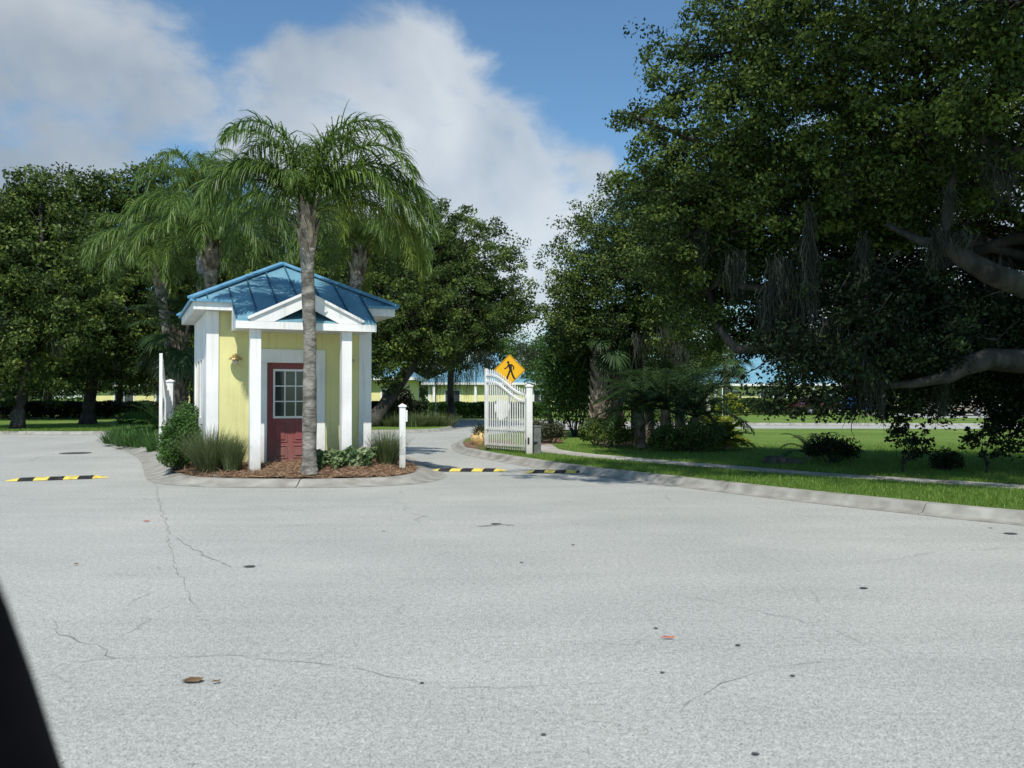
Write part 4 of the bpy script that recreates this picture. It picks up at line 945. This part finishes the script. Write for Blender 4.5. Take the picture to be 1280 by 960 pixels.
# ------------------------------------------------------------------ villas in the distance
def villa(label, x0, x1, y0, d, zwall=2.7, pitch=.5, wins=(), rz=0, over=.7, posts=()):
    t = thing('villa', label, 'house', ((x0+x1)/2, y0, .1), rz); w = (x1-x0)
    mb = MB(); mb.box(-w/2, w/2, 0, d, 0, zwall); mb.build('wall', M['yellow'], t)
    hx_, r_ = w/2+over, d/2+over; zt = zwall+.12+pitch*r_; rid = max(.3, w/2-d/2)
    mb = MB(); E = [(-hx_, -over, zwall+.12), (hx_, -over, zwall+.12), (hx_, d+over, zwall+.12), (-hx_, d+over, zwall+.12)]; A = (-rid, d/2, zt); B = (rid, d/2, zt)
    mb.add(E+[A, B], [(0, 1, 5, 4), (1, 2, 5), (2, 3, 4, 5), (3, 0, 4), (3, 2, 1, 0)]); rf = mb.build('roof', M['roof'], t)
    mb = MB(); mb.box(-hx_+.02, hx_-.02, -over-.04, -over-.002, zwall-.08, zwall+.14); mb.box(-hx_-.04, -hx_-.002, -over, d+over, zwall-.08, zwall+.14); mb.box(hx_+.002, hx_+.04, -over, d+over, zwall-.08, zwall+.14); mb.build('fascia', M['white'], t)
    for sx in (-1, 1):
        mb = MB(); mb.box(sx*w/2-.12, sx*w/2+.12, -.04, -.002, .01, zwall-.01); mb.build('corner_board', M['white'], t)
    for (a, b2, c, e) in wins:
        mb = MB(); mb.box(a-.12, b2+.12, -.05, -.003, c-.12, c-.001); mb.box(a-.12, b2+.12, -.05, -.003, e+.001, e+.12); mb.box(a-.12, a-.001, -.05, -.003, c, e); mb.box(b2+.001, b2+.12, -.05, -.003, c, e); mb.box((a+b2)/2-.03, (a+b2)/2+.03, -.05, -.003, c, e)
        fr = mb.build('window', M['white'], t); mb = MB(); mb.box(a, b2, -.025, -.002, c, e); mb.build('pane', M['glass'], fr)
    for a in posts: mb = MB(); mb.box(a-.12, a+.12, -over+.1, -over+.3, .01, zwall); mb.build('column', M['white'], t)
    return t
villa('yellow villa with blue hipped roof and white columns straight behind the gate', -8.2, 4.6, 88, 12, 2.75, .5, wins=((-4.8, -3.4, .9, 2.1), (4.0, 5.2, .9, 2.1)), posts=(-5.9, -1.8, 1.6))
villa('yellow villa behind the leaning oak trunk, left of the bollard', -16.5, -8.6, 72, 10, 2.9, .5, wins=((-1.2, -.2, .9, 2.0), (2.0, 2.8, .9, 2.0)))
villa('yellow villa with dark windows beyond the lawn on the right', 19.0, 31, 86, 12, 2.6, .55, wins=((-4.6, -3.1, .7, 2.0), (-.9, 1.6, .3, 2.0)), posts=(-5.4, 4))
villa('villa mostly hidden by the far left oaks', -46, -34, 96, 11, 2.7, .5, wins=((-3, -1, .9, 2.1), (1.5, 3, .9, 2.1)))
villa('villa deep in shade beyond the car park on the far right', 42, 56, 100, 12, 2.7, .5, wins=((-5, -3, .9, 2.1), (-1, 1, .9, 2.1)))

# hedges in front of them
def hedge(label, x0, x1, y0, dpt, h, mat, n, size):
    t = thing('hedge', label, 'hedge', ((x0+x1)/2, y0, .12)); w = x1-x0
    C = np.stack([rs.uniform(-w/2, w/2, n), rs.uniform(0, dpt, n), h*rs.rand(n)**.6], 1)
    C[:, 2] *= 1+.14*np.array([noise.noise((c[0]*1.3+x0, c[1], 0)) for c in C])
    link('foliage', quads_mesh('foliage', leaves(C, size, .3), M[mat], np.clip(.42+.22*rs.randn(n), 0, 1)), t)
    mb = MB()
    for k in range(int(w/1.2)): xx = -w/2+.6+k*1.2; mb.tube(curve3((xx, dpt/2, -.02), (xx+.1, dpt/2, h*.7), 0, 4, .1), [.04, .03, .025, .015], 5)
    mb.build('stem', M['bark'], t)
hedge('dark clipped hedge behind the planted island, left of the thin grey pole', -13.5, -5.9, 62, 1.3, 1.1, 'oak_dark', 15000, .16)
hedge('sunlit loose hedge in front of the villa behind the gate', -5.7, 2.5, 60, 1.8, 1.05, 'bright', 16000, .16)
hedge('dark hedge along the foot of the right hand villa', 16, 24.8, 70, 1.6, 1.3, 'oak', 10000, .2)
hedge('low hedge at the far end of the car park on the right', 34, 52, 76, 1.5, 1.3, 'oak', 16000, .22)
hedge('low dark hedge under the far left oaks', -37, -23, 58, 1.6, 1.1, 'oak_dark', 16000, .2)
x, y = (503-640)/F*58, 58; shrub('round_shrub', 'round brownish shrub in front of the hedge behind the bollard', (x, y, .12), (.8, .7, 1.5), 'red', 2500, .15, lump=18)
for px, Y, lb in ((915, 60, 'yellow green bush beside the thin white pole'), (1150, 80, 'yellow green bush at the far edge of the car park'), (1226, 82, 'yellow green bush behind the parked cars')):
    shrub('golden_bush', lb, ((px-640)/F*Y, Y, .12), (1.0, .8, 1.1), 'gold', 1800, .2, lump=12)
for px, Y, lb in ((150, 46, 'dark leafy shrub on the left verge below the oaks, leftmost'), (135, 50, 'dark leafy shrub behind the left verge near the sign'), (118, 44, 'dark leafy shrub in the middle of the left verge')):
    grass_clump('strap_leaf_plant', lb, ((px-640)/F*Y+2, Y, .12), .8, 1.0, 350, 'strap', cat='plant', w=.05, base=.7, nseg=3)

# ------------------------------------------------------------------ trees
# leaning moss-hung oak behind the booth and gate
def Pl(l, Ymul=1): return [tuple(P(a, b2, Y))+(r, r, r*.8) for a, b2, Y, r in l]
mid = Pl([(500, 330, 46, 3.0), (545, 300, 47, 2.6), (590, 330, 45, 2.6), (630, 375, 45, 1.9), (560, 380, 44, 2.8), (500, 400, 43, 2.6), (610, 400, 46, 2.2), (470, 360, 46, 3), (530, 350, 48, 3), (470, 420, 42, 1.9), (530, 430, 44, 1.9), (600, 430, 47, 1.8), (440, 330, 48, 3), (480, 458, 42, 1.2)])
ms = [(*P(px, py, 44), 1.6, .55, 46) for px, py in ((520, 440), (540, 448), (556, 440), (566, 452), (578, 440), (590, 445), (604, 440), (612, 450), (498, 430), (530, 462), (548, 470), (570, 470), (585, 465))]
ba = P(462, 519, 42)
tree('live_oak', 'leaning live oak hung with grey moss behind the booth and bollard', 'tree', (ba[0], 42, .12), tuple(P(535, 425, 43.5)), mid, .34, .15, 2.4, .45, 66, 'oak', ms, seed=2)
tree('live_oak', 'slim mossy oak between the two villas, left of the gate', 'tree', (*P(566, 516, 55)[:2], .12), tuple(P(566, 440, 55)), Pl([(566, 400, 55, 2.6), (590, 385, 56, 2.4), (610, 420, 55, 1.6), (545, 430, 55, 1.8)]), .22, .16, 1.3, .55, 50, 'oak', [(*P(px, py, 54), 2.0, .6, 30) for px, py in ((555, 450), (565, 460), (580, 455), (596, 450))], seed=5)
# left oaks
left = [
 ('big dark oak at the left edge with its trunk standing at the kerb', 22, 38, 541, [(8, 285, 39, 1.9), (48, 232, 39, 1.15), (60, 285, 40, 2.0), (28, 258, 39, .9), (0, 330, 38, 2.6), (60, 340, 38, 2.4), (20, 400, 38, 2.2), (80, 400, 38, 2.0), (-40, 300, 38, 2.8), (40, 450, 38, 1.5), (-10, 450, 37, 1.6)], .24),
 ('tall dark oak with a broad crown second from the left', 110, 44, 530, [(88, 240, 44, 1.3), (130, 245, 44, 1.6), (112, 262, 44, 1.4), (150, 300, 45, 2.6), (90, 305, 44, 2.5), (170, 350, 44, 3), (110, 360, 43, 3), (140, 420, 44, 2.6), (90, 440, 43, 2.2), (180, 430, 44, 2.2)], .32),
 ('dark oak rising behind the leftmost queen palms', 215, 46, 528, [(186, 228, 46, 1.4), (172, 262, 46, 1.3), (195, 290, 47, 2.4), (235, 310, 47, 2.4), (260, 340, 47, 3), (210, 370, 46, 3), (260, 420, 46, 3), (210, 450, 45, 2.2), (300, 300, 48, 3), (320, 370, 48, 3.4), (310, 440, 47, 2.6)], .32),
 ('low dark oak filling the gap behind the yield sign', 20, 54, 524, [(0, 285, 55, 2.6), (40, 320, 55, 3.2), (-30, 330, 55, 4), (30, 400, 54, 3.6), (80, 380, 55, 3.4), (60, 460, 54, 2.6), (0, 460, 54, 2.8)], .3),
 ('dark oak far behind the roof of the booth', 400, 56, 522, [(380, 300, 56, 3.4), (430, 330, 56, 3.4), (420, 390, 56, 3.4), (360, 380, 56, 3.4), (390, 440, 55, 3.4), (450, 430, 55, 2.6), (330, 440, 55, 3)], .32)]
for i, (lb, px, Y, py, ls, tr_) in enumerate(left):
    b_ = P(px, py, Y); lo_ = Pl(ls)
    mo = [(l[0]+rs.normal(0, 1), l[1]-l[3]*.6, l[2]-l[5]*.6, 1.2, .5, 22) for l in lo_[4:]]
    tree('live_oak', lb, 'tree', (b_[0], Y, .12), (b_[0]+.3, Y, 3.6), lo_, tr_, .17, 2.4, .5, 58, 'oak_far' if i in (3, 4) else 'oak', mo, seed=10+i, twig=.08, group=None)
# mid tree right of the gate
tree('live_oak', 'mid green oak rising behind the booted palms right of the gate', 'tree', (*P(800, 545, 30)[:2], .12), tuple(P(795, 430, 30)),
     Pl([(775, 285, 30, 1.7), (735, 330, 30, 1.5), (715, 375, 30, 1.2), (790, 340, 29, 1.9), (760, 390, 29, 1.6), (830, 300, 30, 2.1), (860, 360, 31, 2), (820, 400, 30, 1.7), (715, 415, 29, 1.1), (870, 420, 31, 1.6), (790, 245, 31, 1.2), (770, 430, 30, 1.1)]),
     .22, .10, 4.0, .36, 66, 'oak', [(*P(px, py, 28.5), 1.3, .4, 40) for px, py in ((770, 400), (800, 420), (830, 410), (850, 430))], seed=21, twig=.15)
tree('live_oak', 'bushy light green tree just right of the warning sign', 'tree', (*P(690, 530, 37)[:2], .12), tuple(P(690, 470, 37)),
     Pl([(668, 440, 37, 1.2), (700, 430, 37, 1.4), (725, 455, 36, 1.2), (690, 470, 36, 1.2), (660, 470, 38, .9), (715, 490, 36, 1.0)]), .12, .10, 2.8, .38, 55, 'bright', [(*P(px, py, 36.5), 1.2, .4, 40) for px, py in ((655, 430), (662, 440), (672, 455))], seed=22)
# the big near oak on the right
near = [(850, 95, 17.5, .75), (815, 45, 17.5, .32), (825, 90, 17.5, .4), (785, 140, 17.5, .38), (880, 45, 17, .7), (925, 60, 16.5, 1.1), (880, 150, 17, 1.05), (830, 170, 17.5, .75), (815, 230, 18, .9), (870, 240, 17, 1.2), (950, 0, 16, 1.2), (1000, 60, 15.5, 1.3), (950, 140, 16, 1.2),
        (1060, -10, 15, 1.4), (1100, 80, 14.5, 1.3), (1020, 160, 15.5, 1.2), (1160, 0, 14, 1.4), (1220, 70, 13.5, 1.3), (1290, 0, 13, 1.5), (1300, 120, 13, 1.3), (1140, 160, 14.5, 1.1), (1210, 180, 14.5, 1.0), (930, 220, 16.5, 1.1), (1000, 240, 16, 1.1), (1080, 230, 15.5, 1.1),
        (900, 310, 17.5, 1.0), (850, 330, 18, .9), (960, 330, 17.5, .9), (900, 250, 19, 1.1), (940, 290, 19, 1.1), (880, 300, 19, 1.0), (1000, 250, 19, 1.2), (1060, 270, 18.5, 1.2), (1120, 230, 18, 1.2), (900, 370, 19.2, .8), (850, 250, 19, 1.0), (960, 200, 18.5, 1.2), (1040, 190, 18, 1.2), (1180, 210, 17.5, 1.2), (1250, 180, 17, 1.1), (1060, 310, 17, 1.0), (1160, 270, 16, 1.0), (1250, 270, 16.5, .9),
        (1330, 220, 15, 1.3), (880, 400, 18, .8), (1400, 100, 14, 1.6), (1420, 300, 15, 1.5)]
low = [(1110, 360, 17, 1.1), (1200, 370, 18, 1.1), (1040, 400, 17, 1.0), (1140, 430, 16.5, .95), (1060, 460, 15.5, .62), (980, 470, 15, .62), (960, 500, 14.5, .34), (1010, 500, 14.5, .36), (1100, 485, 15.5, .6), (1180, 470, 16, .7), (1260, 440, 17, 1.1), (1240, 400, 18, 1.2), (1290, 490, 16, .75), (1160, 500, 16, .38), (1230, 510, 17, .35), (1290, 540, 16, .45), (1350, 420, 16, 1.4), (960, 425, 19, .7), (1380, 500, 15, 1.1), (1000, 370, 18.5, 1.0)]
nl = Pl(near)
lowl = Pl(low)+Pl([(1090, 300, 18, 1.2), (1180, 330, 18, 1.3), (1010, 320, 18, 1.0), (1110, 400, 18, 1.1), (1200, 420, 18, 1.2), (1050, 440, 18, .8), (1280, 380, 18.5, 1.5), (1000, 440, 18.5, .6), (1130, 470, 17.5, .8), (1200, 480, 18, .8), (1270, 470, 19, 1.1), (1080, 350, 18.5, 1.2), (960, 400, 18.5, .7), (940, 340, 18.5, 1.0), (1150, 380, 15, .8), (1090, 420, 14.6, .75), (1140, 460, 14.8, .7), (1030, 440, 14.6, .6), (1180, 430, 14.5, .5), (980, 420, 15.5, .55), (1230, 400, 15, .7), (1060, 370, 15.2, .8), (1320, 480, 18, 1.2), (1250, 530, 16.5, .4), (1110, 512, 15.5, .3), (1040, 497, 15, .42)])
# part of the crown that reaches over the road, above the frame
over = [(x_+.3*math.sin(y_*3), y_, z_+.3*math.sin(x_*2), 1.75, 1.6, .9) for x_, y_, z_ in ((4.2, 11.6, 9.6), (6.8, 11.3, 9.7), (9.4, 11.3, 9.7), (12.2, 11.2, 9.7), (2.6, 10.4, 9.3), (5.0, 10.2, 9.4), (7.6, 10.0, 9.5), (10.2, 9.8, 9.6), (12.8, 9.8, 9.6), (1.3, 10.9, 9.1), (6.4, 8.6, 9.2), (9, 8.2, 9.3), (11.8, 8, 9.3), (15, 11, 9.5), (15.5, 14.5, 9))]
nl += over
moss = []
for px, py, Y, L_, sp, c_ in ((975, 330, 15.5, 1.9, .22, 120), (990, 350, 15.5, 1.5, .25, 110), (1012, 260, 15, 2.9, .05, 46), (960, 370, 15.5, 1.3, .2, 80), (1000, 380, 15.5, 1.2, .2, 80), (1080, 300, 15, 1.6, .12, 40), (1188, 240, 14, .8, .1, 40), (1172, 290, 14, .7, .08, 34), (1165, 305, 14, .5, .1, 30), (1205, 290, 14, .6, .25, 40),
                              (1245, 200, 13.5, .7, .18, 60), (1262, 210, 13.5, .6, .15, 50), (1083, 450, 14.5, 1.1, .08, 50), (1100, 470, 14.5, .9, .1, 40), (1040, 400, 15, 1.0, .25, 60), (1120, 400, 15, 1.2, .25, 60), (1150, 440, 15.5, 1.0, .2, 50), (1200, 380, 15, 1.0, .3, 70), (1250, 330, 15, 1.2, .25, 60), (920, 320, 16.5, 1.2, .25, 60), (1060, 200, 15, 1.0, .2, 30), (1175, 480, 15, .8, .15, 40), (1070, 500, 15, .5, .1, 30), (880, 290, 17, 1.0, .2, 30)):
    moss.append((*P(px, py, Y), L_, sp, c_))
oak = tree('live_oak', 'huge spreading live oak overhanging the right side, draped in grey moss', 'tree', (12.2, 15.8, .13), (11.2, 15.6, 3.6), nl, .52, .086, 5.8, .29, 60, 'oak', moss, seed=31, twig=.2, limbs=.6, keep=.3)
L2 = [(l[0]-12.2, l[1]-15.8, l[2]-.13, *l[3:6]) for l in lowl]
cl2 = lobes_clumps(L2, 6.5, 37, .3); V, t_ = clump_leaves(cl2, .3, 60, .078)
link('shade_tinted_crown', quads_mesh('shade_tinted_crown', V, M['oak_dark'], t_), oak)  # low lobes use the darker leaf copy, shade painted into its colour
mb = MB()
for q in cl2[rs.permutation(len(cl2))[:420]]:
    e_ = q+np.array([rs.uniform(.2, .9), rs.uniform(-.3, .3), rs.uniform(.1, .6)]); mb.tube(curve3(e_, q, .05, 4, .1), [.018, .014, .01, .006], 4, cap=False)
mb.build('twigs', M['bark'], oak)['kind'] = 'stuff'
# its two thick visible limbs
mb = MB(); b0 = np.array([12.2, 15.8, .13])
def limbp(l, rad): mb.tube([P(*q)-b0 for q in l], rad, 10)
limbp([(1420, 420, 15.4), (1340, 385, 14.8), (1280, 357, 14.3), (1240, 342, 14.1), (1205, 322, 14.1), (1178, 305, 14.2), (1150, 300, 14.4), (1110, 280, 14.8)], [.34, .26, .20, .18, .15, .11, .07, .04])
limbp([(1440, 500, 15.4), (1340, 462, 15), (1280, 452, 14.6), (1235, 449, 14.4), (1205, 458, 14.3), (1188, 470, 14.3), (1140, 480, 14.6), (1060, 485, 15)], [.3, .24, .20, .18, .15, .11, .07, .03])
limbp([(1178, 305, 14.2), (1186, 280, 14.2), (1188, 240, 14.3), (1200, 190, 14.5)], [.10, .08, .06, .03])
limbp([(1320, 170, 14), (1290, 188, 13.8), (1262, 190, 13.8), (1240, 178, 13.9), (1190, 150, 14)], [.2, .13, .11, .08, .04])
limbp([(1100, 330, 17), (1020, 340, 17), (950, 360, 17.2), (900, 352, 17.5), (870, 375, 18)], [.12, .10, .08, .06, .04])
limbp([(1060, 415, 17.5), (980, 438, 17), (920, 436, 17), (895, 405, 17.5), (885, 340, 18)], [.12, .10, .09, .075, .04])
mb.build('limb', M['bark'], oak, smooth=True)

# background trees: two prototypes copied
def proto(seed, mat, label):
    rr = np.random.RandomState(seed)
    ls = [(rr.uniform(-3.6, 3.6), rr.uniform(-3, 3), rr.uniform(4, 9.4), rr.uniform(1.6, 2.6)) for _ in range(12)]
    ls += [(rr.uniform(-3, 3), rr.uniform(-3, 3), rr.uniform(2.6, 4), 1.6) for _ in range(4)]
    return tree('live_oak', label, 'tree', (0, 0, .1), (0, 0, 3), [(a, b2, c, r, r, r*.75) for a, b2, c, r in ls], .3, .22, .95, .7, 42, mat, seed=seed, twig=.05, group='oaks in the far background')
bgs = [(470, 118, 1.0), (540, 112, .95), (625, 118, .9), (700, 108, 1.0), (770, 95, .95), (830, 84, .95), (885, 120, 1.0), (950, 116, .95), (1010, 104, 1.0), (1070, 96, 1.0), (1130, 110, 1.05), (1190, 98, .8), (1250, 106, 1.0), (1310, 100, 1.1),
       (60, 78, 1.1), (150, 84, 1.1), (240, 80, 1.1), (330, 92, 1.1), (400, 86, 1.1), (-30, 70, 1.1), (740, 62, .72), (1265, 74, .75)]
places = ['between the villas behind the leaning oak', 'above the roof of the villa behind the gate, left side', 'above the villa straight behind the warning sign', 'just right of the warning sign, far off', 'behind the booted palms', 'behind the shaded palm bed', 'left of the blue roof beyond the lawn', 'above the blue roof beyond the lawn', 'right of the yellow villa beyond the lawn', 'seen under the big oak, behind the lawn', 'beyond the lawn above the left young tree', 'low, behind the parked cars', 'beyond the car park at the far right', 'at the right edge behind the big oak limb',
          'behind the far left verge', 'deep behind the left oaks', 'behind the leftmost palms', 'behind the booted palm left of the booth', 'directly behind the booth roof', 'at the left edge behind the yield sign', 'small, between the glossy shrub and the booted palms', 'small, near the right edge beyond the lawn']
p1 = proto(41, 'oak_far', 'a'); p2 = proto(42, 'oak_far', 'b')
for i, ((px, Y, s), pl_) in enumerate(zip(bgs, places)):
    src = (p1, p2)[i % 2]; o = src if i < 2 else copy_tree(src)
    o.location = ((px-640)/F*Y, Y, .1); o.rotation_euler = (0, 0, i*1.7); o.scale = (s*1.05, s*1.05, s*.92)
    o['label'] = 'distant oak '+pl_
# far woodland closing the horizon
cl = []
for k in range(520):
    x = rs.uniform(-230, 230); y = rs.uniform(135, 165); cl.append((x, y, rs.uniform(.5, 8.5)))
V, t_ = clump_leaves(np.array(cl), 3.0, 42, .95, .7)
o = link('woodland', quads_mesh('woodland', V, M['oak_far'], t_)); tag(o, 'dark far off wood closing the horizon', 'woodland', kind='stuff')
# a villa-side palm beyond the lawn and bushes by the lane
sabal('slender cabbage palm in front of the yellow villa beyond the lawn', (P(908, 0, 66)[0], 66, .12), 4.4, .26, 1.5, 22, boots=False)

# ------------------------------------------------------------------ parked cars beyond the lawn
def car(label, px, Y, rz, colr):
    t = thing('parked_car', label, 'car', ((px-640)/F*Y, Y, .135), rz, None); pm = carpaint('car_paint', colr)
    prof = [(-2.2, .35), (-2.22, .7), (-2.1, .92), (-1.5, .98), (-.85, 1.42), (.5, 1.46), (1.15, 1.02), (2.0, .88), (2.2, .7), (2.2, .35)]
    mb = MB(); mb.prism([(a, -.85, b2) for a, b2 in prof], (0, 1.7, 0)); mb.build('body', pm, t, bevel=.06)
    for s in (-1, 1):
        mb = MB(); mb.prism([(a, s*.856, b2) for a, b2 in ((-1.35, 1.0), (-.82, 1.36), (-.2, 1.39), (-.2, 1.0))], (0, s*.006, 0)); mb.prism([(a, s*.856, b2) for a, b2 in ((-.12, 1.0), (-.12, 1.39), (.45, 1.39), (.98, 1.02))], (0, s*.006, 0)); mb.build('window', M['glass'], t)
        for wx in (-1.35, 1.35):
            mb = MB(); mb.tube([(wx, s*.70, .33), (wx, s*.875, .33)], .33, 18); wl = mb.build('wheel', M['black'], t)
            mb = MB(); mb.tube([(wx, s*.86, .33), (wx, s*.885, .33)], .19, 14); mb.build('rim', M['steel'], wl)
    for s in (-1, 1):
        mb = MB(); mb.box(2.16, 2.225, s*.6-.16, s*.6+.16, .62, .76); mb.build('headlight', M['lampglass'], t)
car('pale tan parked car with dark wheel beyond the lawn on the right', 1192, 66, R(12), (.35, .30, .24))
car('silver grey parked car right of the tan one beyond the lawn', 1222, 68, R(170), (.4, .42, .43))
car('dark red parked car glimpsed under the drooping oak leaves', 1022, 70, R(20), (.07, .012, .012))
car('blue parked car glimpsed under the big oak', 1078, 72, R(15), (.015, .04, .12))

# ------------------------------------------------------------------ own car: window pillar beside the viewpoint
t = thing('car_interior', 'black car window pillar and door top close to the viewpoint at the lower left corner', 'car', (-.35, .6, .9))
b0 = np.array([-.35, .6, .9]); mb = MB()
edge = [(-116, 530, .50), (-64, 652, .55), (-10, 770, .60), (24, 858, .65), (62, 968, .70), (102, 1066, .76)]
sec = [np.array(P(*e))-b0 for e in edge]; vs = []
for p in sec:
    for dx, dy_, dz in ((0, 0, 0), (-.006, -.015, .004), (-.05, -.03, .0), (-.11, -.01, -.01), (-.11, .05, -.01), (-.03, .06, 0), (-.004, .03, 0)): vs.append(p+np.array([dx, dy_, dz]))
n = 7; mb.add(vs, [(i*n+k, i*n+(k+1) % n, (i+1)*n+(k+1) % n, (i+1)*n+k) for i in range(len(sec)-1) for k in range(n)]+[tuple(range(n))[::-1], tuple((len(sec)-1)*n+k for k in range(n))])
mb.build('pillar', noisy('dark_trim', (.004, .004, .005), (.009, .008, .009), 10, .9, 0, spec=.1), t, smooth=True)
mb = MB(); mb.box(-.25, -.0, -.5, .15, -.1, .25); mb.build('door_top', M['black'], t, bevel=.03)

# ------------------------------------------------------------------ light, sky, camera
SEL, SAZ = 54.0, 1.5       # elevation; sun stands behind-left of the camera
sun_dir = Vector((-math.sin(R(SAZ))*math.cos(R(SEL)), -math.cos(R(SAZ))*math.cos(R(SEL)), math.sin(R(SEL))))
sd = bpy.data.lights.new('sun', 'SUN'); sd.energy = 4.7; sd.angle = R(.53); sd.color = (1, .955, .89)
so = bpy.data.objects.new('sun', sd); COL.objects.link(so); so.rotation_euler = (-sun_dir).to_track_quat('-Z', 'Y').to_euler(); so.location = (-10, -20, 30)
w = bpy.data.worlds.new('World'); sc.world = w; w.use_nodes = True; nt = w.node_tree; L = nt.links
bg = nt.nodes['Background']; sky = N(nt, 'ShaderNodeTexSky', sky_type='NISHITA', sun_disc=False); sky.sun_elevation = R(SEL)
sky.sun_rotation = math.atan2(sun_dir.x, sun_dir.y); sky.air_density = 1.0; sky.dust_density = .4; sky.ozone_density = 1.6; sky.altitude = 0
tc = N(nt, 'ShaderNodeTexCoord')
def cdir(px, py): v = np.array([(px-640)/F, 1, (HZ-py)/F]); return tuple(v/np.linalg.norm(v))
nwp = N(nt, 'ShaderNodeTexNoise', Scale=3.2, Detail=4); L.new(tc.outputs['Generated'], nwp.inputs[0])
sub = N(nt, 'ShaderNodeVectorMath', operation='SUBTRACT'); sub.inputs[1].default_value = (.5, .5, .5); L.new(nwp.outputs['Color'], sub.inputs[0])
wr = N(nt, 'ShaderNodeVectorMath', operation='MULTIPLY_ADD'); wr.inputs[1].default_value = (.16, .16, .12); L.new(sub.outputs[0], wr.inputs[0]); L.new(tc.outputs['Generated'], wr.inputs[2])
tot = None
blobs = [(10, 60, .12, .85), (90, 110, .12, .95), (40, 190, .10, .6), (-170, 120, .28, 1.0), (345, 75, .05, .7), (320, 160, .07, .7), (400, 120, .08, .8), (480, 100, .08, .9), (550, 100, .075, .9), (510, 180, .13, 1.1), (640, 210, .11, 1.1), (715, 240, .07, .9),
         (600, 320, .14, 1.0), (660, 380, .12, 1.0), (760, 210, .05, .7), (430, 230, .11, .8), (235, 150, .09, .6), (1500, 200, .4, .8), (1100, 420, .25, .8)]
for px, py, r_, am in blobs:
    d = N(nt, 'ShaderNodeVectorMath', operation='DISTANCE'); d.inputs[1].default_value = cdir(px, py); L.new(wr.outputs[0], d.inputs[0])
    mr = N(nt, 'ShaderNodeMapRange', interpolation_type='SMOOTHSTEP'); mr.inputs['From Min'].default_value = 0; mr.inputs['From Max'].default_value = r_*1.25; mr.inputs['To Min'].default_value = am; mr.inputs['To Max'].default_value = 0
    L.new(d.outputs['Value'], mr.inputs[0])
    if tot is None: tot = mr.outputs[0]
    else:
        a = N(nt, 'ShaderNodeMath', operation='ADD'); L.new(tot, a.inputs[0]); L.new(mr.outputs[0], a.inputs[1]); tot = a.outputs[0]
mpw = N(nt, 'ShaderNodeMapping'); mpw.inputs['Scale'].default_value = (1, 1, 1.7); L.new(tc.outputs['Generated'], mpw.inputs[0])
nz = N(nt, 'ShaderNodeTexNoise', Scale=7.5, Detail=12, Roughness=.62, Distortion=.35); L.new(mpw.outputs[0], nz.inputs[0])
nzs = N(nt, 'ShaderNodeMath', operation='MULTIPLY_ADD'); nzs.inputs[1].default_value = 2.6; nzs.inputs[2].default_value = -1.55; L.new(nz.outputs[0], nzs.inputs[0])
cap = N(nt, 'ShaderNodeMath', operation='MINIMUM'); cap.inputs[1].default_value = 1.25; L.new(tot, cap.inputs[0])
ad = N(nt, 'ShaderNodeMath', operation='ADD'); L.new(cap.outputs[0], ad.inputs[0]); L.new(nzs.outputs[0], ad.inputs[1])
mask = N(nt, 'ShaderNodeMapRange', interpolation_type='SMOOTHSTEP'); mask.inputs['From Min'].default_value = .05; mask.inputs['From Max'].default_value = .95; mask.inputs['To Max'].default_value = .88; L.new(ad.outputs[0], mask.inputs[0])
# cloud shading: brighter to the right and where dense noise is high, grey on the left
nc = N(nt, 'ShaderNodeTexNoise', Scale=5., Detail=6); L.new(wr.outputs[0], nc.inputs[0])
rc = ramp(nt, [(.35, (4.3, 5.0, 5.8)), (.60, (7.2, 7.7, 8.1))]); L.new(nc.outputs[0], rc.inputs[0])
sep = N(nt, 'ShaderNodeSeparateXYZ'); L.new(tc.outputs['Generated'], sep.inputs[0])
mg = N(nt, 'ShaderNodeMapRange'); mg.inputs['From Min'].default_value = -.5; mg.inputs['From Max'].default_value = -.08; mg.inputs['To Min'].default_value = .80; mg.inputs['To Max'].default_value = 1.0; L.new(sep.outputs[0], mg.inputs[0])
vm = N(nt, 'ShaderNodeVectorMath', operation='SCALE'); L.new(rc.outputs[0], vm.inputs[0]); L.new(mg.outputs[0], vm.inputs['Scale'])
tint = N(nt, 'ShaderNodeMix', data_type='RGBA', blend_type='MULTIPLY'); tint.inputs[0].default_value = 1; L.new(sky.outputs[0], tint.inputs[6]); tint.inputs[7].default_value = (.92, 1.22, 1.33, 1)
mxw = N(nt, 'ShaderNodeMix', data_type='RGBA'); L.new(mask.outputs[0], mxw.inputs[0]); L.new(tint.outputs[2], mxw.inputs[6]); L.new(vm.outputs[0], mxw.inputs[7])
L.new(mxw.outputs[2], bg.inputs[0]); bg.inputs[1].default_value = .10

cd = bpy.data.cameras.new('camera'); cd.sensor_width = 36; cd.lens = 36*F/1280; cd.clip_start = .05; cd.clip_end = 3000
cd.dof.use_dof = True; cd.dof.focus_distance = 18; cd.dof.aperture_fstop = 3.8
co = bpy.data.objects.new('camera', cd); COL.objects.link(co); co.location = (0, 0, CH); co.rotation_euler = (R(90)+math.atan((HZ-480)/F), 0, 0); sc.camera = co
sc.view_settings.view_transform = 'Standard'; sc.view_settings.look = 'None'; sc.view_settings.exposure = 0
sc.cycles.max_bounces = 6; sc.cycles.diffuse_bounces = 3; sc.cycles.transparent_max_bounces = 4
